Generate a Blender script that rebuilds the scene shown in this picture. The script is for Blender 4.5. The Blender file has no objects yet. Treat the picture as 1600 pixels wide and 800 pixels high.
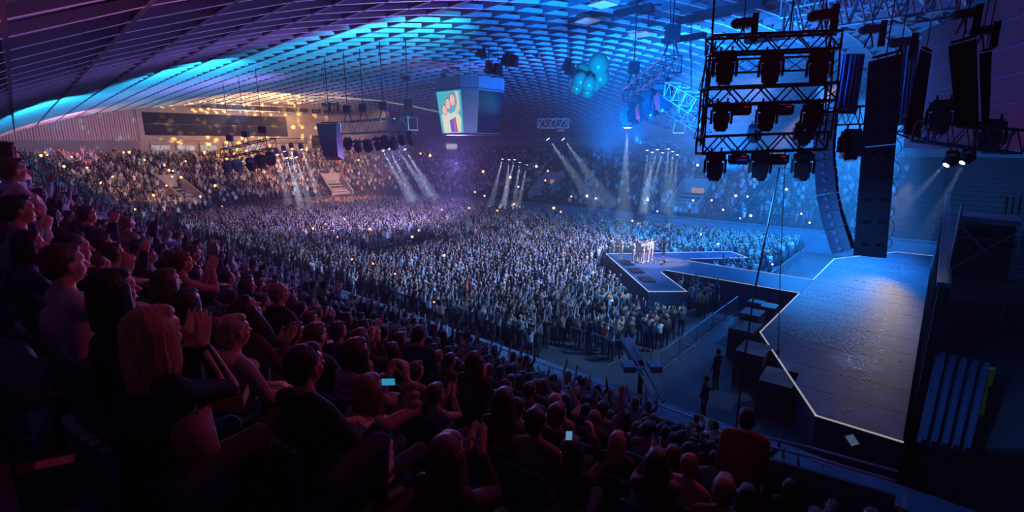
import bpy, bmesh, math, random
import numpy as np
from mathutils import Vector, Matrix, Quaternion, noise
HAZE = .0024
C = bpy.context.scene.collection
sc = bpy.context.scene
PI = math.pi
R = random.Random(7)

# ------------------------------------------------------------------ camera
# world: +X towards the backstage wall, +Y across the hall, camera stands in the near stand at (0, 0, 10)
FPX = 772.0; CAMZ = 10.0
PITCH = math.atan(175 / FPX); AZ = math.atan(685 / (FPX / math.cos(PITCH)))
cam_data = bpy.data.cameras.new('camera'); cam = bpy.data.objects.new('camera', cam_data); C.objects.link(cam)
cam_data.sensor_width = 36; cam_data.lens = 36 * FPX / 1600; cam_data.clip_start = .05; cam_data.clip_end = 400
cam.location = (0, 0, CAMZ); cam.rotation_euler = (PI / 2 - PITCH, 0, AZ)
sc.camera = cam

# ------------------------------------------------------------------ world, exposure
w = bpy.data.worlds.new('world'); sc.world = w; w.use_nodes = True
bg = w.node_tree.nodes['Background']; bg.inputs[0].default_value = (.05, .06, .30, 1); bg.inputs[1].default_value = .004
sc.view_settings.view_transform = 'Standard'; sc.view_settings.look = 'None'
sc.view_settings.exposure = 0.0; sc.view_settings.gamma = 1.0; sc.view_settings.use_curve_mapping = False
sc.cycles.volume_bounces = 0; sc.cycles.max_bounces = 4; sc.cycles.diffuse_bounces = 2; sc.cycles.glossy_bounces = 2
sc.cycles.transparent_max_bounces = 6; sc.cycles.use_light_tree = True; sc.cycles.sample_clamp_indirect = 2.0
sc.cycles.caustics_reflective = False; sc.cycles.caustics_refractive = False
sc.cycles.sample_clamp_direct = 0.0

# ------------------------------------------------------------------ lights
def spot(name, loc, target, color, watts, deg=40, blend=.5, size=.15):
    l = bpy.data.lights.new(name, 'SPOT'); l.color = color; l.energy = watts
    l.spot_size = math.radians(deg); l.spot_blend = blend; l.shadow_soft_size = size
    o = bpy.data.objects.new(name, l); C.objects.link(o); o.location = loc
    o.rotation_euler = (Vector(target) - Vector(loc)).to_track_quat('-Z', 'Y').to_euler()
    return o
def area(name, loc, target, color, watts, sx, sy):
    l = bpy.data.lights.new(name, 'AREA'); l.shape = 'RECTANGLE'; l.size = sx; l.size_y = sy; l.color = color; l.energy = watts
    o = bpy.data.objects.new(name, l); C.objects.link(o); o.location = loc
    o.rotation_euler = (Vector(target) - Vector(loc)).to_track_quat('-Z', 'Y').to_euler()
    return o
#LIGHTS#
BLUE = (.0, .20, 1.0); CYAN = (.02, .50, 1.0); COOL = (.38, .5, 1.0); WARM = (1.0, .48, .20); RED = (1.0, .09, .12); MAG = (1.0, .12, .35)
VIO = (.36, .22, 1.0)
# blue wash thrown up over the roof beside the stage
spot('roof_wash', (-9, 15, 9.5), (-9, 24, 19), BLUE, 42000, 120, .9, .5)
spot('roof_wash', (-12, 40, 8), (-18, 42, 18), BLUE, 44000, 125, .9, .5)
spot('roof_wash', (-22, 44, 10), (-26, 42, 18), BLUE, 9000, 120, .9, .5)
# the bright cyan band across the roof
spot('roof_band', (-16, 18, 11.5), (-30, 20, 17.3), CYAN, 17000, 62, .9, .3)
spot('roof_band', (-30, 12, 11.5), (-44, 13, 15.6), CYAN, 13000, 55, .9, .3)
spot('roof_band', (-38, 5, 11), (-56, 7, 13.4), CYAN, 8000, 46, .9, .3)
spot('roof_band', (-50, 2, 10.6), (-74, 3.5, 12.0), CYAN, 6000, 34, .9, .3)
# violet glow on the near roof, magenta in its corner
spot('roof_violet', (-22, 21, 6), (-18, 8, 16), VIO, 8500, 105, .9, .5)
spot('roof_violet', (-48, 24, 7), (-54, 16, 16), VIO, 9000, 110, .9, .5)
spot('roof_violet', (-46, 42, 7), (-30, 30, 18), VIO, 14000, 100, .9, .5)
spot('roof_red', (-14, 8, 8.0), (-7, 1.5, 13), MAG, 900, 80, .9, .4)
# audience light on the floor
spot('floor_wash', (-8, 33, 14), (-28, 30, 0), COOL, 34000, 78, .7, .4)
spot('floor_wash', (-5, 24, 13), (-17, 21, 0), (.2, .5, 1), 11000, 70, .8, .4)
spot('floor_wash', (-39, 29, 10.2), (-56, 33, 0), (.45, .42, 1), 17000, 110, .8, .4)
# warm light on the end wall and end stand
spot('end_warm', (-62, 30, 13), (-95, 33, 12), WARM, 12000, 60, .7, .3)
spot('end_warm', (-56, 40, 14), (-84, 42, 5), (1, .55, .35), 30000, 70, .8, .3)
spot('end_warm', (-60, 22, 13), (-86, 14, 4), (1, .5, .3), 9000, 60, .8, .3)
spot('end_pink', (-74, 12, 12), (-94, 10, 12), (1, .25, .5), 3000, 90, .8, .3)
# stage
spot('stage_key', (-6, 44, 15), (-15, 34, 1.5), (1, .48, .24), 70000, 11, .4, .2)
spot('stage_wash', (-9, 50, 15), (-3, 38, 1.2), (.02, .30, 1), 20000, 46, .7, .3)
spot('stage_low', (-2, 52, 7), (-3.2, 29, 1.2), (.9, .66, .42), 3000, 22, .7, .3)
# far stand and the haze before it, blue
spot('far_wash', (-12, 30, 14), (-16, 62, 5), (.02, .27, 1), 56000, 110, .9, .4)
spot('haze_wash', (-3, 52, 15), (-9, 44, 2), (.02, .28, 1), 85000, 76, .9, .4)
# dim red falling on the near stand from the stage side
spot('near_red', (-1, 13, 14.5), (-4.2, 1.6, 8.4), (1, .05, .055), 750, 62, 1, .3)
spot('near_blue', (-14, 20, 13), (-14, 5, 5), (.2, .3, 1), 300, 80, 1, .4)
def gobo(o, scale, lo, hi):
    """pattern wheel in front of a lamp: round blots of light"""
    l = o.data; l.use_nodes = True; nt = l.node_tree; em = nt.nodes['Emission']; tc = nt.nodes.new('ShaderNodeTexCoord'); vo = nt.nodes.new('ShaderNodeTexVoronoi'); vo.inputs['Scale'].default_value = scale
    mr = nt.nodes.new('ShaderNodeMapRange'); mr.inputs[1].default_value = lo; mr.inputs[2].default_value = hi; mr.inputs[3].default_value = 1; mr.inputs[4].default_value = .04
    nt.links.new(tc.outputs['Normal'], vo.inputs['Vector']); nt.links.new(vo.outputs['Distance'], mr.inputs[0]); nt.links.new(mr.outputs[0], em.inputs['Strength'])
gobo(spot('end_gobo', (-66, 33, 13), (-95, 37, 14), (1, .60, .12), 160000, 62, .6, .02), 22, .22, .36)
gobo(spot('end_gobo', (-70, 20, 12), (-94, 18, 13.5), (.2, .75, .8), 14000, 56, .6, .02), 16, .14, .22)
spot('wing_violet_fill', (-3, 27, 8.2), (1.5, 36, 14), (.7, .12, .8), 900, 110, .9, .4)  # unseen lamp added to turn the dark sheet violet
spot('scaffold_blue_fill', (-4, 11.5, 9.4), (4.2, 14.5, 6.5), (.04, .32, 1), 2200, 75, .9, .3)  # unseen blue spot added to brighten the scaffold
# unseen low blue lamp added to brighten the speaker columns
spot('column_blue_fill', (-5.5, 8.5, 5.6), (-2.0, 12.2, 8.6), (.03, .22, 1), 1500, 62, .9, .3)
# ------------------------------------------------------------------ helpers
def pt(x, y, d):
    """A real point of the hall given by a viewing direction of the photograph (1600x800) and its depth in metres."""
    dx = (x - 800) / FPX * d; dy = -(y - 400) / FPX * d
    c, s = math.cos(PITCH), math.sin(PITCH)
    f = c * d + dy * s; z = -s * d + dy * c
    c, s = math.cos(AZ), math.sin(AZ)
    return Vector((dx * c - f * s, dx * s + f * c, CAMZ + z))
def depth_of(p):
    f = -p[0] * math.sin(AZ) + p[1] * math.cos(AZ)
    return f * math.cos(PITCH) - (p[2] - CAMZ) * math.sin(PITCH)
def pix_of(p):
    rx = p[0] * math.cos(AZ) + p[1] * math.sin(AZ); f = -p[0] * math.sin(AZ) + p[1] * math.cos(AZ)
    z = p[2] - CAMZ; d = f * math.cos(PITCH) - z * math.sin(PITCH); u = f * math.sin(PITCH) + z * math.cos(PITCH)
    if d < .05: return (-9999, -9999, d)
    return (800 + FPX * rx / d, 400 - FPX * u / d, d)
CAMR = Vector((math.cos(AZ), math.sin(AZ), 0)); CAMF = Vector((-math.sin(AZ), math.cos(AZ), 0))

class MB:
    def __init__(s): s.v = []; s.f = []; s.m = []
    def add(s, vs, fs, mi=0):
        n = len(s.v); s.v += [tuple(v) for v in vs]; s.f += [tuple(i + n for i in f) for f in fs]; s.m += [mi] * len(fs)
    def box(s, c, size, M=None, mi=0, taper=1.0):
        c = Vector(c); h = Vector(size) / 2; vs = []
        for z in (-1, 1):
            t = taper if z > 0 else 1
            for x, y in ((-1, -1), (1, -1), (1, 1), (-1, 1)):
                p = Vector((x * h.x * t, y * h.y * t, z * h.z))
                vs.append(c + (M @ p if M else p))
        s.add(vs, [(3, 2, 1, 0), (4, 5, 6, 7), (0, 1, 5, 4), (1, 2, 6, 5), (2, 3, 7, 6), (3, 0, 4, 7)], mi)
    def tube(s, a, b, r, r2=None, n=6, mi=0, cap=True):
        a = Vector(a); b = Vector(b); r2 = r if r2 is None else r2; d = b - a
        if d.length < 1e-6: return
        q = d.to_track_quat('Z', 'Y'); vs = []
        for p, rr in ((a, r), (b, r2)):
            for i in range(n):
                t = 2 * PI * i / n; vs.append(p + q @ Vector((math.cos(t) * rr, math.sin(t) * rr, 0)))
        fs = [(i, (i + 1) % n, n + (i + 1) % n, n + i) for i in range(n)]
        if cap: fs += [tuple(range(n - 1, -1, -1)), tuple(range(n, 2 * n))]
        s.add(vs, fs, mi)
    def path(s, pts, r, n=6, mi=0):
        pts = [Vector(p) for p in pts]; N = len(pts); vs = []
        for k, p in enumerate(pts):
            d = (pts[min(k + 1, N - 1)] - pts[max(k - 1, 0)]).normalized(); q = d.to_track_quat('Z', 'Y')
            for i in range(n):
                t = 2 * PI * i / n; vs.append(p + q @ Vector((math.cos(t) * r, math.sin(t) * r, 0)))
        fs = []
        for k in range(N - 1):
            for i in range(n): fs.append((k * n + i, k * n + (i + 1) % n, (k + 1) * n + (i + 1) % n, (k + 1) * n + i))
        fs += [tuple(range(n - 1, -1, -1)), tuple(range((N - 1) * n, N * n))]
        s.add(vs, fs, mi)
    def ell(s, c, r, M=None, nu=12, nv=8, mi=0):
        c = Vector(c); vs = []; fs = []
        for j in range(1, nv):
            ph = PI * j / nv
            for i in range(nu):
                t = 2 * PI * i / nu
                p = Vector((math.cos(t) * math.sin(ph) * r[0], math.sin(t) * math.sin(ph) * r[1], math.cos(ph) * r[2]))
                vs.append(c + (M @ p if M else p))
        top = len(vs); p = Vector((0, 0, r[2])); vs.append(c + (M @ p if M else p)); vs.append(c - (M @ p if M else p))
        for j in range(nv - 2):
            for i in range(nu):
                fs.append((j * nu + i, (j + 1) * nu + i, (j + 1) * nu + (i + 1) % nu, j * nu + (i + 1) % nu))
        for i in range(nu):
            fs.append((top, i, (i + 1) % nu)); fs.append((top + 1, (nv - 2) * nu + (i + 1) % nu, (nv - 2) * nu + i))
        s.add(vs, fs, mi)
    def cap(s, a, b, ra, rb, n=10, mi=0):
        """tapered capsule"""
        a = Vector(a); b = Vector(b); d = b - a; L = max(d.length, 1e-5); q = d.to_track_quat('Z', 'Y')
        rings = []
        for k in range(1, 4): t = PI / 2 * k / 3; rings.append((-math.cos(t) * ra, math.sin(t) * ra))
        for k in range(0, 3): t = PI / 2 * k / 3; rings.append((L + math.sin(t) * rb, math.cos(t) * rb))
        vs = [a + q @ Vector((0, 0, -ra))]
        for z, r in rings:
            for i in range(n):
                t = 2 * PI * i / n; vs.append(a + q @ Vector((math.cos(t) * r, math.sin(t) * r, z)))
        vs.append(a + q @ Vector((0, 0, L + rb))); m = len(rings); fs = []
        for i in range(n):
            fs.append((0, 1 + (i + 1) % n, 1 + i)); e = 1 + (m - 1) * n
            fs.append((len(vs) - 1, e + i, e + (i + 1) % n))
        for k in range(m - 1):
            for i in range(n):
                fs.append((1 + k * n + i, 1 + k * n + (i + 1) % n, 1 + (k + 1) * n + (i + 1) % n, 1 + (k + 1) * n + i))
        s.add(vs, fs, mi)
    def prism(s, poly, z0, z1, mi=0):
        n = len(poly); vs = [(x, y, z0) for x, y in poly] + [(x, y, z1) for x, y in poly]
        s.add(vs, [tuple(range(n - 1, -1, -1)), tuple(range(n, 2 * n))] + [(i, (i + 1) % n, n + (i + 1) % n, n + i) for i in range(n)], mi)
    def mesh(s, name, mats, smooth=False):
        me = bpy.data.meshes.new(name); me.from_pydata(s.v, [], s.f)
        for m in (mats if isinstance(mats, (list, tuple)) else [mats]): me.materials.append(m)
        if any(s.m): me.polygons.foreach_set('material_index', s.m)
        if smooth: me.polygons.foreach_set('use_smooth', [True] * len(s.f))
        me.update(); return me
    def build(s, name, mats, parent=None, smooth=False, label=None, cat=None, group=None, kind=None, loc=None):
        o = bpy.data.objects.new(name, s.mesh(name, mats, smooth)); C.objects.link(o)
        if loc is not None: o.location = loc
        if parent: o.parent = parent
        tag(o, label, cat, group, kind); return o
def tag(o, label=None, cat=None, group=None, kind=None):
    if label: o['label'] = label
    if cat: o['category'] = cat
    if group: o['group'] = group
    if kind: o['kind'] = kind
    return o
def thing(name, label, cat, loc=(0, 0, 0), rotz=0, group=None, M=None):
    o = bpy.data.objects.new(name, None); C.objects.link(o); o.empty_display_size = .2
    o.location = loc; o.rotation_euler = (0, 0, rotz)
    if M is not None: o.matrix_world = M
    return tag(o, label, cat, group)
def dup(o, parent=None):
    c = o.copy(); C.objects.link(c)
    if parent: c.parent = parent
    for ch in o.children: dup(ch, c)
    return c
def bezier_pts(a, b, sag, n=10):
    a = Vector(a); b = Vector(b); return [a.lerp(b, i / n) - Vector((0, 0, sag * 4 * (i / n) * (1 - i / n))) for i in range(n + 1)]

# ------------------------------------------------------------------ materials
MATS = {}
def mat(name, col, rough=.6, metal=0, noise_amt=0, scale=8, emit=None, estr=0, bump=0, spec=.5, col2=None, src=None):
    if name in MATS: return MATS[name]
    m = bpy.data.materials.new(name); m.use_nodes = True; nt = m.node_tree; b = nt.nodes['Principled BSDF']
    b.inputs['Roughness'].default_value = rough; b.inputs['Metallic'].default_value = metal
    b.inputs['Specular IOR Level'].default_value = spec
    b.inputs['Base Color'].default_value = (*col, 1)
    if emit: b.inputs['Emission Color'].default_value = (*emit, 1); b.inputs['Emission Strength'].default_value = estr
    base = None
    if src == 'object':
        oi = nt.nodes.new('ShaderNodeObjectInfo'); base = oi.outputs['Color']
    if src and src != 'object':
        at = nt.nodes.new('ShaderNodeAttribute'); at.attribute_name = src; base = at.outputs['Color']
    if noise_amt or bump:
        tc = nt.nodes.new('ShaderNodeTexCoord'); mp_ = nt.nodes.new('ShaderNodeMapping'); mp_.inputs['Scale'].default_value = (1, 1, .1 if name == 'hair' else 1); nt.links.new(tc.outputs['Object'], mp_.inputs['Vector']); nz = nt.nodes.new('ShaderNodeTexNoise'); nz.inputs['Scale'].default_value = scale
        nz.inputs['Detail'].default_value = 4; nt.links.new(mp_.outputs[0], nz.inputs['Vector'])
        if noise_amt:
            mx = nt.nodes.new('ShaderNodeMix'); mx.data_type = 'RGBA'
            c2 = col2 or tuple(c * (1 - noise_amt) for c in col)
            mx.inputs[6].default_value = (*c2, 1); mx.inputs[7].default_value = (*col, 1)
            rp = nt.nodes.new('ShaderNodeMapRange'); rp.inputs[1].default_value = .35; rp.inputs[2].default_value = .65
            nt.links.new(nz.outputs['Fac'], rp.inputs[0]); nt.links.new(rp.outputs[0], mx.inputs[0])
            if base is not None:
                ml = nt.nodes.new('ShaderNodeMix'); ml.data_type = 'RGBA'; ml.blend_type = 'MULTIPLY'; ml.inputs[0].default_value = 1
                mx.inputs[6].default_value = (1 - noise_amt,) * 3 + (1,); mx.inputs[7].default_value = (1, 1, 1, 1)
                nt.links.new(base, ml.inputs[6]); nt.links.new(mx.outputs[2], ml.inputs[7]); base = ml.outputs[2]
            else: base = mx.outputs[2]
        if bump:
            bp = nt.nodes.new('ShaderNodeBump'); bp.inputs['Strength'].default_value = bump; bp.inputs['Distance'].default_value = .02
            nt.links.new(nz.outputs['Fac'], bp.inputs['Height']); nt.links.new(bp.outputs[0], b.inputs['Normal'])
    if base is not None: nt.links.new(base, b.inputs['Base Color'])
    MATS[name] = m; return m
def emat(name, col, strength):
    return mat(name, (0, 0, 0), emit=col, estr=strength)
M_conc = mat('concrete', (.32, .31, .33), .85, noise_amt=.3, scale=2)
M_concd = mat('dark_concrete', (.06, .06, .075), .9, noise_amt=.4, scale=3)
M_black = mat('black_metal', (.012, .012, .016), .45, .3, spec=.3)
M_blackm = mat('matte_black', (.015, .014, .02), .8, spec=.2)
M_alu = mat('truss_aluminium', (.62, .64, .68), .35, .9)
M_darkalu = mat('black_painted_truss', (.02, .02, .028), .4, .5)
M_stage = mat('stage_deck', (.03, .075, .15), .52, noise_amt=.45, scale=1.2, spec=.35)
M_floor = mat('hall_floor', (.05, .055, .07), .6, noise_amt=.4, scale=1)
M_rib = mat('roof_rib_paint', (.16, .15, .19), .7, noise_amt=.2, scale=3)
M_cross = mat('roof_crossbeam_paint', (.72, .72, .76), .5)
M_roof = mat('roof_sheet', (.19, .16, .21), .75, noise_amt=.25, scale=.35)
M_white = mat('white_paint', (.75, .75, .78), .6)
M_grey = mat('grey_paint', (.25, .26, .3), .6)
M_seat = mat('blue_seat_plastic', (.015, .045, .14), .4, spec=.5)
M_rail = mat('steel_rail', (.4, .42, .48), .3, .8)
M_skin = mat('skin', (.62, .36, .26), .55, noise_amt=.12, scale=20)
M_cloth = mat('cloth', (.3, .3, .3), .85, noise_amt=.25, scale=14, bump=.25, src='object')
M_trou = mat('dark_trousers', (.03, .035, .06), .9, noise_amt=.3, scale=20)
M_shoe = mat('shoes', (.05, .05, .05), .6)
M_hair = mat('hair', (.1, .06, .03), .55, noise_amt=.45, scale=60, bump=.5, src='object')
M_crowd = mat('crowd_mixed', (.3, .3, .3), .75, src='tint')
# ------------------------------------------------------------------ the hall: roof
RA = math.radians(4.7)
R1 = Vector((-math.cos(RA), math.sin(RA), 0)); R2 = Vector((math.sin(RA), math.cos(RA), 0))
SEND = 95.0
_T = [-4, -2, 0, 1.9, 4.1, 6.3, 8.5, 10.7, 15, 20, 27, 36, 43, 50, 62, 70, 80]
_H = [-.8, .9, 2.0, 2.8, 3.6, 4.35, 5.0, 5.5, 6.4, 7.1, 7.8, 8.4, 8.5, 8.4, 7.4, 6.0, 2.6]
def roof_h(S, T):
    return float(np.interp(T, _T, _H)) * (1 - .13 * (max(S, 0) / SEND) ** 2)
def rp(S, T, dz=0, h=None):
    p = R1 * S + R2 * T; p.z = CAMZ + (roof_h(S, T) if h is None else h) + dz; return p
ts = [-4 + 2 * i for i in range(42)]
mb = MB(); Ss = [-25 + 5 * i for i in range(25)]
for S in Ss:
    for T in ts: mb.v.append(tuple(rp(S, T, .45)))
for i in range(len(Ss) - 1):
    for j in range(len(ts) - 1):
        a = i * len(ts) + j; mb.f.append((a, a + 1, a + len(ts) + 1, a + len(ts))); mb.m.append(0)
ceiling = mb.build('ceiling', M_roof, kind='structure')
def ribbon(pts, w, d, side):
    """a beam of width w, hanging d below the points, side = horizontal direction of its width"""
    m = MB(); n = len(pts)
    for p in pts:
        for sx, dz in ((-1, .1), (1, .1), (1, -d), (-1, -d)): m.v.append(tuple(p + side * (sx * w / 2) + Vector((0, 0, dz))))
    for k in range(n - 1):
        for i in range(4): m.f.append((k * 4 + i, k * 4 + (i + 1) % 4, k * 4 + 4 + (i + 1) % 4, k * 4 + 4 + i)); m.m.append(0)
    m.f += [(3, 2, 1, 0), (n * 4 - 4, n * 4 - 3, n * 4 - 2, n * 4 - 1)]; m.m += [0, 0]
    return m
t = .15; k = 0
while t < 79:
    n = 24; ribbon([rp(-25 + 120 * i / n, t, .35) for i in range(n + 1)], .10, .62, R2).build('roof_rib', M_rib, ceiling); t += 2.15
s = -10.0
while s < 94.5:
    ribbon([rp(s, T, -.16) for T in [.15 + 2.15 * i for i in range(-1, 37)]], .17, .10, R1).build('roof_crossbeam', M_cross, ceiling); s += 1.75

# ------------------------------------------------------------------ end wall, far wall, near wall
mb = MB()
def wallquad(m, T0, T1, z0, z1, dS=0, th=.3, S=SEND):
    a = R1 * (S + dS) + R2 * T0; b = R1 * (S + dS + th) + R2 * T1
    m.add([(R1 * (S + dS) + R2 * T0) + Vector((0, 0, z0)), (R1 * (S + dS) + R2 * T1) + Vector((0, 0, z0)), (R1 * (S + dS) + R2 * T1) + Vector((0, 0, z1)), (R1 * (S + dS) + R2 * T0) + Vector((0, 0, z1)),
           (R1 * (S + dS + th) + R2 * T0) + Vector((0, 0, z0)), (R1 * (S + dS + th) + R2 * T1) + Vector((0, 0, z0)), (R1 * (S + dS + th) + R2 * T1) + Vector((0, 0, z1)), (R1 * (S + dS + th) + R2 * T0) + Vector((0, 0, z1))],
          [(0, 1, 2, 3), (7, 6, 5, 4), (0, 4, 5, 1), (1, 5, 6, 2), (2, 6, 7, 3), (3, 7, 4, 0)])
wallquad(mb, -6, 82, -.2, 21, 0)
M_endwall = mat('end_wall_render', (.52, .40, .38), .85, noise_amt=.25, scale=.25)
wall_end = mb.build('wall_end', M_endwall, kind='structure')
mb = MB(); wallquad(mb, -5, 13.5, 8.3, 10.5, -.6, .5); mb.build('parapet', mat('parapet_concrete', (.30, .27, .30), .85, noise_amt=.25, scale=.8), wall_end)
M_pink = mat('corrugated_panel', (.66, .42, .46), .6)
for i in range(60):           # corrugated cladding left of the score board
    T = -4 + i * .3; mb = MB(); wallquad(mb, T, T + .17, 10.5, 14.6, -.16 if i % 2 else -.26, .2); mb.build('cladding_panel', M_pink, wall_end)
# far wall behind the far stand and near wall behind the camera, made of the same two directions
mb = MB(); p = lambda S, T, z: tuple(R1 * S + R2 * T + Vector((0, 0, z)))
mb.add([p(-25, 79, 0), p(95, 79, 0), p(95, 79, 15), p(-25, 79, 15), p(-25, 79.4, 0), p(95, 79.4, 0), p(95, 79.4, 15), p(-25, 79.4, 15)], [(0, 1, 2, 3), (7, 6, 5, 4), (0, 4, 5, 1), (1, 5, 6, 2), (2, 6, 7, 3), (3, 7, 4, 0)])
wall_far = mb.build('wall_far', mat('far_wall_grey', (.30, .32, .38), .85, noise_amt=.2, scale=.3), kind='structure')
mb = MB()
mb.add([p(-25, -3.6, 0), p(95, -3.6, 0), p(95, -3.6, 12), p(-25, -3.6, 12), p(-25, -4, 0), p(95, -4, 0), p(95, -4, 12), p(-25, -4, 12)], [(3, 2, 1, 0), (4, 5, 6, 7), (1, 5, 4, 0), (2, 6, 5, 1), (3, 7, 6, 2), (0, 4, 7, 3)])
mb.build('wall_near', M_grey, kind='structure')
mb = MB(); mb.box((15, 35, 10), (.4, 90, 20)); mb.build('wall_backstage', M_blackm, kind='structure')
mb = MB(); mb.box((-45, 38, -.15), (130, 100, .3)); mb.build('floor', M_floor, kind='structure')

# ------------------------------------------------------------------ terraces
XE = -74.0; YN = 14.4; YF = 54.4; RC = 13.0       # inner outline of the seating bowl
def outline(off, n=10):
    """bowl line moved outwards by off: near side from +X, round the end, back along the far side"""
    pts = [(14.0, YN - off), (XE + RC, YN - off)]
    for i in range(1, n): a = PI / 2 * i / n; pts.append((XE + RC - math.sin(a) * (RC + off), YN + RC - math.cos(a) * (RC + off)))
    pts += [(XE - off, YN + RC), (XE - off, YF - RC)]
    for i in range(1, n): a = PI / 2 * i / n; pts.append((XE + RC - math.cos(a) * (RC + off), YF - RC + math.sin(a) * (RC + off)))
    pts += [(XE + RC, YF + off), (12.0, YF + off)]
    return pts
ROW_D = .8; NROW = 19
def near_share(x, y):
    """1 along the near side, 0 on the end and far sides, blending round the corner"""
    if y > YN + RC: return 0.0
    if x > XE + RC: return 1.0
    a = math.atan2(XE + RC - x, YN + RC - y); return max(0.0, 1 - a / (PI / 2))
def tier_z(k, x, y):
    s_ = near_share(x, y); return s_ * (.145 + .465 * k) + (1 - s_) * (2.0 + .37 * k)
def ledge_z(x, y): s_ = near_share(x, y); return s_ * .95 + (1 - s_) * 1.9
mb = MB(); base = 0
for k in range(NROW):
    for off in (k * ROW_D, (k + 1) * ROW_D):
        o = outline(off); mb.v += [(x, y, tier_z(k, x, y)) for x, y in o]
n = len(outline(0))
for k in range(2 * NROW - 1):
    for i in range(n - 1): a = k * n + i; mb.f.append((a, a + 1, a + n + 1, a + n)); mb.m.append(0)
terr = mb.build('terraces', M_concd, kind='structure')
# front wall of the bowl with its pale ledge
mb = MB(); o0 = outline(-1.4); o1 = outline(-.3)
nn = len(o0); mb.v += [(x, y, 0) for x, y in o0] + [(x, y, ledge_z(x, y)) for x, y in o0] + [(x, y, ledge_z(x, y)) for x, y in o1] + [(x, y, tier_z(0, x, y)) for x, y in o1] + [(x, y, tier_z(0, x, y)) for x, y in outline(0)]
for r in range(4):
    for i in range(nn - 1): a = r * nn + i; mb.f.append((a, a + 1, a + nn + 1, a + nn)); mb.m.append(0 if near_share(*o0[i]) > .9 or o0[i][1] > 50 else 1)
M_ledge = mat('ledge_paint', (.12, .24, .34), .6, noise_amt=.25, scale=1.2)
mb.build('wall_bowl_front', [M_ledge, M_concd], kind='structure')
# ------------------------------------------------------------------ people: one continuous body grown from overlapping shapes
def ik(a, t, l1, l2, pole):
    a = Vector(a); t = Vector(t); d = t - a; L = min(max(d.length, .08), (l1 + l2) * .995); dn = d.normalized(); t = a + dn * L
    x = (l1 * l1 - l2 * l2 + L * L) / (2 * L); h = math.sqrt(max(l1 * l1 - x * x, 0))
    pv = Vector(pole) - dn * Vector(pole).dot(dn); pv.normalize()
    return a + dn * x + pv * h, t
# material slots of a body: 0 skin, 1 top, 2 trousers, 3 shoes, 4 stripe
def hand(P, wrist, fdir, pnorm, side, curl=.35, s=1.0, spread=.10):
    """palm, four unequal fingers with two bends, and a thumb leaving the side of the palm. pnorm = direction the palm faces"""
    f = Vector(fdir).normalized(); n = Vector(pnorm); n = (n - f * n.dot(f)).normalized(); r = f.cross(n) * side   # r points to the thumb side
    w = Vector(wrist)
    for i in range(4):
        o = (1.5 - i) * .0195 * s
        P.append((w + r * o * .75 + f * .012 * s, w + r * o + f * .085 * s, .0165 * s, .0125 * s, 0))
    Ls = (.070, .079, .073, .057)
    for i in range(4):
        o = (1.5 - i) * .0195 * s; base = w + r * o + f * .085 * s; L = Ls[i] * s; ang = curl * .55
        d1 = (f * math.cos(ang) + n * math.sin(ang) + r * (1.5 - i) * spread).normalized(); p1 = base + d1 * L * .5
        a2 = ang + curl * .9; d2 = (f * math.cos(a2) + n * math.sin(a2) + r * (1.5 - i) * spread).normalized(); p2 = p1 + d2 * L * .5
        P.append((base, p1, .0098 * s, .0088 * s, 0)); P.append((p1, p2, .0088 * s, .0072 * s, 0))
    tb = w + r * .022 * s + f * .022 * s + n * .008 * s; t1 = tb + (r * .75 + f * .62 + n * .3).normalized() * .045 * s
    t2 = t1 + (f * .85 + r * .35 + n * .35).normalized() * .035 * s
    P.append((tb, t1, .014 * s, .011 * s, 0)); P.append((t1, t2, .0105 * s, .0085 * s, 0))
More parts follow.
